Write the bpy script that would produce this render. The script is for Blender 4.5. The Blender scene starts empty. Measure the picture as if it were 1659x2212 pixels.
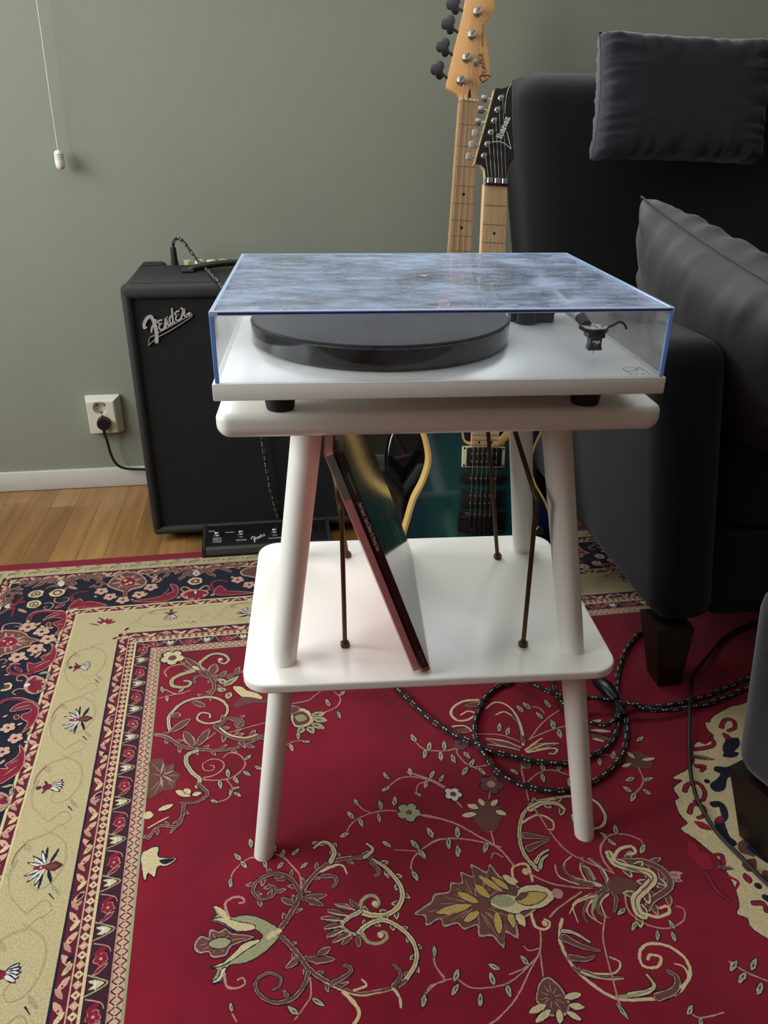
import bpy, bmesh, math, random
from mathutils import Vector, Matrix, noise
random.seed(7)
C = bpy.context.scene.collection
SC = bpy.context.scene
# ------------------------------------------------------------------ camera, daylight, exposure
cam_d = bpy.data.cameras.new('camera'); cam = bpy.data.objects.new('camera', cam_d); C.objects.link(cam)
_r, _u, _f = Vector((.98993861, -.14128647, .00772516)), Vector((.05578397, .43986515, .89632963)), Vector((.13003729, .88688037, -.44332102))
cam.matrix_world = Matrix(((_r.x, _u.x, -_f.x, -.16472), (_r.y, _u.y, -_f.y, -.72615), (_r.z, _u.z, -_f.z, .94060), (0, 0, 0, 1)))
cam_d.sensor_fit = 'VERTICAL'; cam_d.sensor_height = 32; cam_d.lens = 32 * 1688.374 / 2212; cam_d.clip_start = .02
SC.camera = cam
SC.view_settings.view_transform = 'Standard'; SC.view_settings.look = 'None'; SC.view_settings.gamma = 1
SC.view_settings.use_curve_mapping = False; SC.view_settings.exposure = 0.19
w = bpy.data.worlds.new('overcast_sky'); SC.world = w; w.use_nodes = True
_bg = w.node_tree.nodes['Background']; _bg.inputs[0].default_value = (.93, .96, 1.0, 1); _bg.inputs[1].default_value = 11.0
SC.cycles.max_bounces = 8; SC.cycles.transparent_max_bounces = 16; SC.cycles.sample_clamp_indirect = 6; SC.cycles.caustics_reflective = False
# room: x -2.1..2.6, y -3.0..1.4275, z 0..2.5 ; windows: (x0, x1, z0, z1) in the rear wall, (y0, y1, z0, z1) in the left wall
YW, XL, XR, YF, ZC = 1.4275, -2.1, 2.6, -3.0, 2.5
WB = (-1.05, .75, 1.30, 2.2)
WL = (-.75, 1.0, .8, 2.2)
def portal(name, loc, rot, sx, sy):
    d = bpy.data.lights.new(name, 'AREA'); d.shape = 'RECTANGLE'; d.size = sx; d.size_y = sy; d.cycles.is_portal = True
    o = bpy.data.objects.new(name, d); C.objects.link(o); o.location = loc; o.rotation_euler = rot; return o
portal('window_daylight', ((WB[0]+WB[1])/2, YW+.10, (WB[2]+WB[3])/2), (-math.pi/2, 0, 0), WB[1]-WB[0], WB[3]-WB[2])
portal('window_daylight', (XL-.10, (WL[0]+WL[1])/2, (WL[2]+WL[3])/2), (0, -math.pi/2, 0), WL[3]-WL[2], WL[1]-WL[0])
# ------------------------------------------------------------------ materials
def lin(c): return tuple((v/255/12.92 if v/255 <= .04045 else ((v/255+.055)/1.055)**2.4) for v in c)
def mat(name, rgb, rough=.5, metal=0, bump=0, bscale=200, var=0, vscale=20, sheen=0, coat=0, spec=.5, stretch=None, var2=None):
    m = bpy.data.materials.new(name); m.use_nodes = True; nt = m.node_tree; N = nt.nodes; L = nt.links
    p = N['Principled BSDF']; c = lin(rgb)+(1,)
    p.inputs['Base Color'].default_value = c; p.inputs['Roughness'].default_value = rough; p.inputs['Metallic'].default_value = metal
    p.inputs['Specular IOR Level'].default_value = spec
    if sheen: p.inputs['Sheen Weight'].default_value = sheen; p.inputs['Sheen Roughness'].default_value = .5
    if coat: p.inputs['Coat Weight'].default_value = coat; p.inputs['Coat Roughness'].default_value = .05
    if bump or var:
        tc = N.new('ShaderNodeTexCoord'); src = tc.outputs['Object']
        if stretch:
            mp = N.new('ShaderNodeMapping'); mp.inputs['Scale'].default_value = stretch; L.new(src, mp.inputs[0]); src = mp.outputs[0]
    if var:
        n = N.new('ShaderNodeTexNoise'); n.inputs['Scale'].default_value = vscale; n.inputs['Detail'].default_value = 5; L.new(src, n.inputs['Vector'])
        r = N.new('ShaderNodeValToRGB'); L.new(n.outputs['Fac'], r.inputs[0])
        r.color_ramp.elements[0].position = .3; r.color_ramp.elements[1].position = .7
        r.color_ramp.elements[0].color = tuple(v*(1-var) for v in c[:3])+(1,)
        r.color_ramp.elements[1].color = (lin(var2)+(1,)) if var2 else tuple(min(1, v*(1+var)) for v in c[:3])+(1,)
        L.new(r.outputs[0], p.inputs['Base Color'])
    if bump:
        n = N.new('ShaderNodeTexNoise'); n.inputs['Scale'].default_value = bscale; n.inputs['Detail'].default_value = 3; L.new(src, n.inputs['Vector'])
        b = N.new('ShaderNodeBump'); b.inputs['Strength'].default_value = bump; b.inputs['Distance'].default_value = .002
        L.new(n.outputs['Fac'], b.inputs['Height']); L.new(b.outputs[0], p.inputs['Normal'])
    return m
def clear(name, tint, ior=1.45, dust=0, rough=.02, dustrgb=(205, 220, 240)):
    """thin clear sheet: straight-through transparency under a Fresnel reflection, with a film of dust streaks"""
    m = bpy.data.materials.new(name); m.use_nodes = True; nt = m.node_tree; N = nt.nodes; L = nt.links; N.remove(N['Principled BSDF'])
    out = N['Material Output']; t = N.new('ShaderNodeBsdfTransparent'); t.inputs[0].default_value = tint+(1,)
    g = N.new('ShaderNodeBsdfGlossy'); g.inputs['Roughness'].default_value = rough; fr = N.new('ShaderNodeFresnel'); fr.inputs[0].default_value = ior
    ge = N.new('ShaderNodeNewGeometry'); mr = N.new('ShaderNodeMapRange'); mr.inputs[3].default_value = ior; mr.inputs[4].default_value = 1/ior; L.new(ge.outputs['Backfacing'], mr.inputs[0]); L.new(mr.outputs[0], fr.inputs[0])
    mx = N.new('ShaderNodeMixShader'); L.new(fr.outputs[0], mx.inputs[0]); L.new(t.outputs[0], mx.inputs[1]); L.new(g.outputs[0], mx.inputs[2])
    last = mx
    if dust:
        tc = N.new('ShaderNodeTexCoord'); mp = N.new('ShaderNodeMapping'); mp.inputs['Scale'].default_value = (1, 2.1, 1); L.new(tc.outputs['Object'], mp.inputs[0])
        n = N.new('ShaderNodeTexNoise'); n.inputs['Scale'].default_value = 13; n.inputs['Detail'].default_value = 10; n.inputs['Roughness'].default_value = .74; L.new(mp.outputs[0], n.inputs['Vector'])
        r = N.new('ShaderNodeMapRange'); r.inputs[1].default_value = .40; r.inputs[2].default_value = .63; r.inputs[3].default_value = .15*dust; r.inputs[4].default_value = dust*1.75; L.new(n.outputs['Fac'], r.inputs[0])
        n2 = N.new('ShaderNodeTexVoronoi'); n2.inputs['Scale'].default_value = 230; n2.inputs['Randomness'].default_value = 1; L.new(tc.outputs['Object'], n2.inputs['Vector'])
        r2 = N.new('ShaderNodeMapRange'); r2.inputs[1].default_value = .17; r2.inputs[2].default_value = .08; r2.inputs[3].default_value = 0; r2.inputs[4].default_value = min(1, dust*2.2); L.new(n2.outputs['Distance'], r2.inputs[0])
        ad = N.new('ShaderNodeMath'); ad.operation = 'ADD'; ad.use_clamp = True; L.new(r.outputs[0], ad.inputs[0]); L.new(r2.outputs[0], ad.inputs[1])
        d = N.new('ShaderNodeBsdfDiffuse'); d.inputs[0].default_value = lin(dustrgb)+(1,)
        tl = N.new('ShaderNodeBsdfTranslucent'); tl.inputs[0].default_value = lin(dustrgb)+(1,); dm = N.new('ShaderNodeMixShader'); dm.inputs[0].default_value = .5; L.new(d.outputs[0], dm.inputs[1]); L.new(tl.outputs[0], dm.inputs[2])
        m2 = N.new('ShaderNodeMixShader'); L.new(ad.outputs[0], m2.inputs[0]); L.new(mx.outputs[0], m2.inputs[1]); L.new(dm.outputs[0], m2.inputs[2]); last = m2
    L.new(last.outputs[0], out.inputs[0]); return m
def wood(name, dark, light, rough=.4, scale=(1, 12, 12), vs=3, coat=0, bump=0):
    m = mat(name, dark, rough, var=.01, vscale=vs, stretch=scale, var2=light, coat=coat)
    return m
M = {}
M['wall'] = mat('sage_wall_paint', (142, 145, 129), .75, bump=.08, bscale=350, var=.03, vscale=1.5)
M['white_paint'] = mat('white_paint', (226, 224, 216), .6)
M['warm_wall'] = mat('warm_wall_paint', (122, 108, 90), .8)
M['ceiling'] = mat('ceiling_paint', (236, 236, 232), .9)
M['skirting'] = mat('skirting_paint', (205, 203, 194), .45)
M['oak_base'] = mat('floor_gap', (88, 60, 33), .7)
M['oaks'] = [wood('oak_strip', a, b, .35, (16, 1.2, 16), 3, .25) for a, b in (((128, 88, 46), (158, 112, 62)), ((138, 95, 50), (170, 123, 70)), ((118, 80, 42), (150, 106, 60)), ((146, 104, 58), (176, 131, 78)))]
M['table_white'] = mat('white_lacquer', (234, 231, 222), .32, coat=.05)
M['leg_white'] = mat('white_leg_lacquer', (232, 229, 220), .4)
M['plinth_white'] = mat('turntable_white', (232, 229, 222), .3)
M['brass_dark'] = mat('dark_bronze', (92, 72, 48), .38, .85)
M['steel'] = mat('steel', (190, 190, 190), .22, 1)
M['chrome'] = mat('chrome', (215, 212, 208), .12, 1)
M['black'] = mat('black_plastic', (18, 18, 19), .35)
M['black_matt'] = mat('black_rubber', (20, 20, 21), .7)
M['gloss_black'] = mat('black_phenolic', (14, 15, 16), .1, coat=.5)
M['felt'] = mat('felt_mat', (40, 36, 36), 1, bump=.6, bscale=700, var=.4, vscale=300, sheen=.3)
M['lid'] = clear('acrylic_dusty_sky', (.97, .98, .99), 1.49, dust=.42, dustrgb=(200, 213, 236))  # dust film; the blue of the reflected sky is put into its tint
M['lid_side'] = clear('acrylic_side', (.985, .99, .99), 1.45, dust=.015, dustrgb=(235, 235, 235))
M['lid_flank'] = clear('acrylic_flank', (.985, .99, .99), 1.49, dust=.12, dustrgb=(228, 226, 220))  # grime film whose milkiness also stands in for the plinth's reflection
M['lid_edge_sky'] = mat('acrylic_edge_sky', (120, 165, 240), .12, spec=.8, coat=.6)  # clear edge with the sky blue it picks up painted as base colour
M['lid_edge_sky_pale'] = mat('acrylic_edge_sky_pale', (196, 216, 248), .12, spec=.8, coat=.6)  # same acrylic for the top edges, brighter sky reflection in its colour
M['sleeve_clear'] = clear('sleeve_plastic', (.96, .96, .95), 1.36, rough=.09)
M['tolex'] = mat('black_tolex', (32, 32, 30), .62, bump=.5, bscale=900)
M['grille'] = mat('black_grille_cloth', (13, 13, 14), .85, bump=.5, bscale=1200)
M['silver'] = mat('silver_badge', (192, 187, 180), .38, .15)
M['cream'] = mat('cream_plastic', (228, 212, 165), .4)
M['outlet'] = mat('ivory_plastic', (226, 220, 200), .3)
M['outlet_dark'] = mat('contact_metal', (70, 55, 45), .5)
M['maple'] = wood('satin_maple', (192, 152, 106), (212, 174, 128), .35, (14, 1, 14), 4, .2)
M['maple_aged'] = wood('aged_maple', (176, 136, 96), (196, 156, 114), .35, (14, 1, 14), 4, .3)
M['maple_head'] = wood('amber_headstock', (220, 160, 98), (234, 178, 116), .3, (14, 1, 14), 4, .4)
M['binding'] = mat('natural_binding', (206, 170, 100), .4)
M['bass_black'] = mat('black_gloss_body', (10, 10, 12), .08, coat=.6)
M['ink'] = mat('logo_ink', (60, 45, 32), .5)
M['ink_black'] = mat('label_black', (14, 14, 16), .9, spec=.1)
M['silver_tube'] = mat('anodised_tube', (168, 160, 160), .42, .55)
M['white_ink'] = mat('white_ink', (225, 225, 220), .5)
M['grey_ink'] = mat('grey_print', (120, 118, 116), .4)
M['chrome_dark'] = mat('dark_reflecting_chrome', (95, 92, 96), .2, 1)  # chrome with the dark reflections of the bass keys put into its colour
M['string'] = mat('string_steel', (180, 170, 150), .3, .9)
M['peg_lit'] = mat('lit_peg_chrome', (160, 156, 146), .35)  # chrome pegs; the pale colour stands in for light they reflect
M['pickup_cream'] = mat('pickup_frame', (196, 188, 150), .35)
M['ring_black'] = mat('pickup_frame_black', (30, 29, 28), .25)
M['sofa'] = mat('charcoal_upholstery', (11, 11, 14), .95, bump=.4, bscale=1000, var=.25, vscale=160, sheen=.12, spec=.3)
M['cushion_velvet'] = mat('charcoal_velvet', (26, 26, 32), .9, bump=.25, bscale=350, sheen=.2, spec=.3)
M['cushion_satin'] = mat('dark_grey_cotton', (38, 35, 35), .65, bump=.12, bscale=500, sheen=.12)
M['leg_wood'] = wood('dark_stained_leg', (20, 13, 10), (34, 22, 16), .45, (10, 10, 1), 5)
M['cord'] = mat('white_cord', (225, 222, 205), .6)
M['braid'] = mat('black_braid', (20, 17, 16), .8, bump=.6, bscale=1500)
M['fleck'] = mat('white_fleck', (205, 198, 188), .8)
M['cable'] = mat('black_cable', (20, 19, 19), .5)
def body_burst():
    m = bpy.data.materials.new('teal_burst'); m.use_nodes = True; nt = m.node_tree; N = nt.nodes; L = nt.links; p = N['Principled BSDF']
    tc = N.new('ShaderNodeTexCoord'); g = N.new('ShaderNodeVectorMath'); g.operation = 'MULTIPLY'; g.inputs[1].default_value = (4.6, 3.2, 0); L.new(tc.outputs['Object'], g.inputs[0])
    of = N.new('ShaderNodeVectorMath'); of.inputs[1].default_value = (.12, .42, 0); L.new(g.outputs[0], of.inputs[0])
    ln = N.new('ShaderNodeVectorMath'); ln.operation = 'LENGTH'; L.new(of.outputs[0], ln.inputs[0])
    n = N.new('ShaderNodeTexNoise'); n.inputs['Scale'].default_value = 5; L.new(tc.outputs['Object'], n.inputs['Vector'])
    a = N.new('ShaderNodeMath'); a.operation = 'MULTIPLY_ADD'; a.inputs[1].default_value = .5; L.new(n.outputs['Fac'], a.inputs[0]); L.new(ln.outputs['Value'], a.inputs[2])
    r = N.new('ShaderNodeValToRGB'); e = r.color_ramp.elements; e[0].position = .45; e[0].color = lin((12, 74, 66))+(1,); e[1].position = 1.2; e[1].color = lin((8, 15, 44))+(1,)
    x = e.new(.8); x.color = lin((11, 50, 60))+(1,)
    L.new(a.outputs[0], r.inputs[0]); L.new(r.outputs[0], p.inputs['Base Color']); p.inputs['Roughness'].default_value = .12; p.inputs['Coat Weight'].default_value = .7; return m
M['teal'] = body_burst()
def art(name, base, light, scale, th, stretch):
    m = mat(name, base, .45); nt = m.node_tree; N = nt.nodes; L = nt.links; tc = N.new('ShaderNodeTexCoord'); mp = N.new('ShaderNodeMapping'); mp.inputs['Scale'].default_value = stretch; L.new(tc.outputs['Object'], mp.inputs[0])
    n = N.new('ShaderNodeTexNoise'); n.inputs['Scale'].default_value = scale; n.inputs['Detail'].default_value = 8; n.inputs['Distortion'].default_value = 1.2; L.new(mp.outputs[0], n.inputs['Vector'])
    r = N.new('ShaderNodeValToRGB'); e = r.color_ramp.elements; e[0].position = th; e[0].color = lin(base)+(1,); e[1].position = th+.12; e[1].color = lin(light)+(1,); L.new(n.outputs['Fac'], r.inputs[0]); L.new(r.outputs[0], N['Principled BSDF'].inputs['Base Color']); return m
M['cover'] = art('cover_print', (38, 46, 44), (128, 108, 80), 9, .58, (1, 1.5, .5))
M['scrawl'] = art('cover_lettering', (46, 50, 52), (190, 192, 195), 60, .47, (1, 1.6, .8))
M['pink_spine'] = mat('rose_sleeve', (212, 136, 134), .35, coat=.5)
M['black_spine'] = mat('black_sleeve', (24, 22, 24), .35)
M['red_print'] = mat('red_print', (170, 60, 40), .5)
PC = dict(B=(106, 66, 58), T=(212, 192, 146), O=(160, 156, 118), P=(188, 140, 122), Y=(190, 158, 88), W=(214, 208, 196), R=(150, 22, 46), K=(22, 24, 46), N=(19, 21, 40), G=(190, 174, 130), g=(172, 160, 116), M=(96, 24, 42), D=(60, 26, 44), S=(206, 164, 138), F=(129, 15, 38), E=(134, 24, 46))
def pile(k):
    rgb = PC[k]; m = mat('pile_'+k, rgb, 1, bump=.75, bscale=1500, var=.26 if k == 'F' else .24, vscale=7 if k == 'F' else 420, sheen=.09, spec=.1); return m
PM = {k: pile(k) for k in PC}
# ------------------------------------------------------------------ helpers
ORG = {}
def tag(o, label=None, cat=None, group=None, kind=None):
    for k, v in (('label', label), ('category', cat), ('group', group), ('kind', kind)):
        if v: o[k] = v
    return o
def thing(name, label, cat, org=(0, 0, 0), rotz=0, group=None, frame=None):
    o = bpy.data.objects.new(name, None); o.empty_display_size = .05; C.objects.link(o)
    if frame is not None: o.matrix_world = frame; ORG[o] = Vector((0, 0, 0))
    else:
        R = Matrix.Rotation(rotz, 4, 'Z'); o.matrix_world = Matrix.Translation(R @ Vector(org)) @ R; ORG[o] = Vector(org)
    return tag(o, label, cat, group)
class B:
    def __init__(s): s.bm = bmesh.new()
    def _mi(s, before, mi):
        if mi:
            s.bm.faces.ensure_lookup_table()
            for f in s.bm.faces[before:]: f.material_index = mi
    def poly(s, pts, mi=0):
        f = s.bm.faces.new([s.bm.verts.new(p) for p in pts]); f.material_index = mi; return s
    def hexa(s, bot, top, mi=0):
        v = [s.bm.verts.new(p) for p in list(bot)+list(top)]; n = len(bot)
        fs = [s.bm.faces.new(v[:n][::-1]), s.bm.faces.new(v[n:])]+[s.bm.faces.new((v[i], v[(i+1) % n], v[n+(i+1) % n], v[n+i])) for i in range(n)]
        for f in fs: f.material_index = mi
        return s
    def box(s, x0, x1, y0, y1, z0, z1, mi=0, r=0, seg=3, sh=None):
        b2 = bmesh.new(); bmesh.ops.create_cube(b2, size=1)
        for v in b2.verts: v.co = Vector((x0+(v.co.x+.5)*(x1-x0), y0+(v.co.y+.5)*(y1-y0), z0+(v.co.z+.5)*(z1-z0)))
        if r: bmesh.ops.bevel(b2, geom=b2.edges[:], offset=r, segments=seg, affect='EDGES', profile=.5)
        if sh:
            for v in b2.verts: v.co = Vector(sh(v.co))
        return s.add(b2, mi)
    def add(s, b2, mi=0):
        mp = {}
        for v in b2.verts: mp[v] = s.bm.verts.new(v.co)
        for f in b2.faces:
            try: g = s.bm.faces.new([mp[v] for v in f.verts]); g.material_index = mi or f.material_index
            except ValueError: pass
        b2.free(); return s
    def cyl(s, p0, p1, r0, r1=None, n=20, mi=0, cap=True):
        r1 = r0 if r1 is None else r1; p0 = Vector(p0); p1 = Vector(p1); d = (p1-p0).normalized(); a = d.orthogonal().normalized(); b = d.cross(a)
        A = [s.bm.verts.new(p0+(a*math.cos(2*math.pi*i/n)+b*math.sin(2*math.pi*i/n))*r0) for i in range(n)]
        D = [s.bm.verts.new(p1+(a*math.cos(2*math.pi*i/n)+b*math.sin(2*math.pi*i/n))*r1) for i in range(n)]
        fs = [s.bm.faces.new((A[i], A[(i+1) % n], D[(i+1) % n], D[i])) for i in range(n)]
        if cap: fs += [s.bm.faces.new(A[::-1]), s.bm.faces.new(D)]
        for f in fs: f.material_index = mi
        return s
    def lathe(s, prof, c=(0, 0, 0), n=32, mi=0, axis='Z'):
        rows = []
        for r, z in prof:
            row = []
            for i in range(n):
                a = 2*math.pi*i/n; p = (r*math.cos(a), r*math.sin(a), z)
                if axis == 'Y': p = (p[0], -p[2], p[1])
                row.append(s.bm.verts.new((c[0]+p[0], c[1]+p[1], c[2]+p[2])))
            rows.append(row)
        fs = []
        for a, b in zip(rows, rows[1:]):
            for i in range(n): fs.append(s.bm.faces.new((a[i], a[(i+1) % n], b[(i+1) % n], b[i])))
        fs += [s.bm.faces.new(rows[0][::-1]), s.bm.faces.new(rows[-1])]
        for f in fs: f.material_index = mi
        return s
    def tube(s, pts, r, n=8, mi=0, smooth=4, fleck=None, cap=True):
        P = crom(pts, smooth) if smooth > 1 else [Vector(p) for p in pts]
        P = [p for i, p in enumerate(P) if i == 0 or (p-P[i-1]).length > 1e-6]
        if fleck:
            Q = [P[0]]; acc = 0; step = fleck[0]
            for a, b in zip(P, P[1:]):
                L = (b-a).length; t = 0
                while acc+L-t >= step: t += step-acc; acc = 0; Q.append(a.lerp(b, t/L))
                acc += L-t
            P = Q
        rr = r if callable(r) else (lambda t: r)
        rows = []; a = None
        for i, p in enumerate(P):
            d = (P[min(i+1, len(P)-1)]-P[max(i-1, 0)]).normalized()
            a = d.orthogonal().normalized() if a is None else (a-d*a.dot(d)).normalized()
            b = d.cross(a); q = rr(i/(len(P)-1))
            rows.append([s.bm.verts.new(p+(a*math.cos(2*math.pi*k/n)+b*math.sin(2*math.pi*k/n))*q) for k in range(n)])
        for i, (A, D) in enumerate(zip(rows, rows[1:])):
            for k in range(n):
                f = s.bm.faces.new((A[k], A[(k+1) % n], D[(k+1) % n], D[k])); f.material_index = mi
                if fleck and i % fleck[1] in (0, 2) and (k+i//fleck[1]*2) % 3 == 0: f.material_index = fleck[2]
        if cap: s.bm.faces.new(rows[0][::-1]).material_index = mi; s.bm.faces.new(rows[-1]).material_index = mi
        return s
    def prism(s, out, z0, z1, mi=0, mis=None, bev=0, sh=None):
        b2 = bmesh.new(); A = [b2.verts.new((x, y, z0)) for x, y in out]; D = [b2.verts.new((x, y, z1)) for x, y in out]; n = len(out)
        f0 = b2.faces.new(A[::-1]); f1 = b2.faces.new(D)
        for i in range(n):
            f = b2.faces.new((A[i], A[(i+1) % n], D[(i+1) % n], D[i])); f.material_index = mi if mis is None else mis
        f0.material_index = mi; f1.material_index = mi
        bmesh.ops.recalc_face_normals(b2, faces=b2.faces)
        if bev: bmesh.ops.bevel(b2, geom=[e for f in (f0, f1) for e in f.edges], offset=bev, segments=2, affect='EDGES', profile=.5)
        if sh:
            for v in b2.verts: v.co = Vector(sh(v.co))
        return s.add(b2)
    def ball(s, c, r, sc=(1, 1, 1), mi=0, n=12):
        b2 = bmesh.new(); bmesh.ops.create_uvsphere(b2, u_segments=n, v_segments=max(6, n*2//3), radius=r)
        for v in b2.verts: v.co = Vector((c[0]+v.co.x*sc[0], c[1]+v.co.y*sc[1], c[2]+v.co.z*sc[2]))
        return s.add(b2, mi)
    def build(s, name, mats, parent=None, smooth=.6, label=None, kind=None, fix=True):
        me = bpy.data.meshes.new(name)
        if parent is not None and parent in ORG:
            o_ = ORG[parent]
            for v in s.bm.verts: v.co -= o_
        if fix: bmesh.ops.recalc_face_normals(s.bm, faces=s.bm.faces)
        s.bm.to_mesh(me); s.bm.free()
        for m in (mats if isinstance(mats, (list, tuple)) else [mats]): me.materials.append(m)
        if smooth and len(me.polygons):
            me.polygons.foreach_set('use_smooth', [True]*len(me.polygons)); me.set_sharp_from_angle(angle=smooth)
        o = bpy.data.objects.new(name, me); C.objects.link(o)
        if parent is not None:
            o.parent = parent; ORG[o] = ORG.get(parent, Vector((0, 0, 0)))
        if label: o['label'] = label
        if kind: o['kind'] = kind
        return o
def crom(pts, n=5):
    P = [Vector(p) for p in pts]
    if len(P) < 3: return [P[0].lerp(P[-1], i/n) for i in range(n+1)]
    o = []
    for i in range(len(P)-1):
        a, b, c, d = P[max(i-1, 0)], P[i], P[i+1], P[min(i+2, len(P)-1)]
        for k in range(n):
            t = k/n; o.append(.5*((2*b)+(c-a)*t+(2*a-5*b+4*c-d)*t*t+(3*b-a-3*c+d)*t*t*t))
    o.append(P[-1]); return o
def strip(bm_b, pts, w0, w1, place, mi=0, smooth=4, jit=0, round_=True):
    """flat ribbon: pts in a plane, place(x, y) -> point"""
    P = [p.to_2d() for p in crom([(x, y, 0) for x, y in pts], smooth)]; n = len(P); rows = []
    for i, p in enumerate(P):
        d = P[min(i+1, n-1)]-P[max(i-1, 0)]
        if d.length < 1e-9: d = Vector((1, 0))
        d.normalize(); q = Vector((-d.y, d.x)); h = (w0+(w1-w0)*i/(n-1))/2
        j1, j2 = (1+random.uniform(-jit, jit), 1+random.uniform(-jit, jit)) if jit else (1, 1)
        rows.append((place(*(p+q*h*j1)), place(*(p-q*h*j2))))
        if round_ and i in (0, n-1):
            e = p-d*h*.7 if i == 0 else p+d*h*.7
            cap = (place(*(e+q*h*.55)), place(*(e-q*h*.55)))
            if i == 0: rows.insert(0, cap)
            else: rows.append(cap)
    V = [(bm_b.bm.verts.new(a), bm_b.bm.verts.new(b)) for a, b in rows]
    for (a, b), (c, d) in zip(V, V[1:]): bm_b.bm.faces.new((a, b, d, c)).material_index = mi
def text(body, size, m, parent, mtx, name='lettering', extrude=.0002, shear=0, sx=1, bold=0):
    cu = bpy.data.curves.new('t', 'FONT'); cu.body = body; cu.size = size; cu.extrude = extrude; cu.shear = shear; cu.align_x = 'CENTER'; cu.align_y = 'CENTER'; cu.offset = bold; cu.resolution_u = 3
    o = bpy.data.objects.new('t', cu); C.objects.link(o); dg = bpy.context.evaluated_depsgraph_get()
    me = bpy.data.meshes.new_from_object(o.evaluated_get(dg)); bpy.data.objects.remove(o); bpy.data.curves.remove(cu)
    org = ORG.get(parent, Vector((0, 0, 0)))
    for v in me.vertices: v.co = (mtx @ Vector((v.co.x*sx, v.co.y, v.co.z)))-org
    me.materials.clear(); me.materials.append(m); q = bpy.data.objects.new(name, me); C.objects.link(q); q.parent = parent; ORG[q] = org; return q
def frame3(o, x, y):
    x = Vector(x).normalized(); y = Vector(y); y = (y-x*y.dot(x)).normalized(); z = x.cross(y)
    return Matrix(((x.x, y.x, z.x, o[0]), (x.y, y.y, z.y, o[1]), (x.z, y.z, z.z, o[2]), (0, 0, 0, 1)))
def grid_surface(b, fn, nu, nv, mi=0):
    V = [[b.bm.verts.new(fn(i/nu, j/nv)) for j in range(nv+1)] for i in range(nu+1)]
    for i in range(nu):
        for j in range(nv): b.bm.faces.new((V[i][j], V[i+1][j], V[i+1][j+1], V[i][j+1])).material_index = mi
    return V
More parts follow.
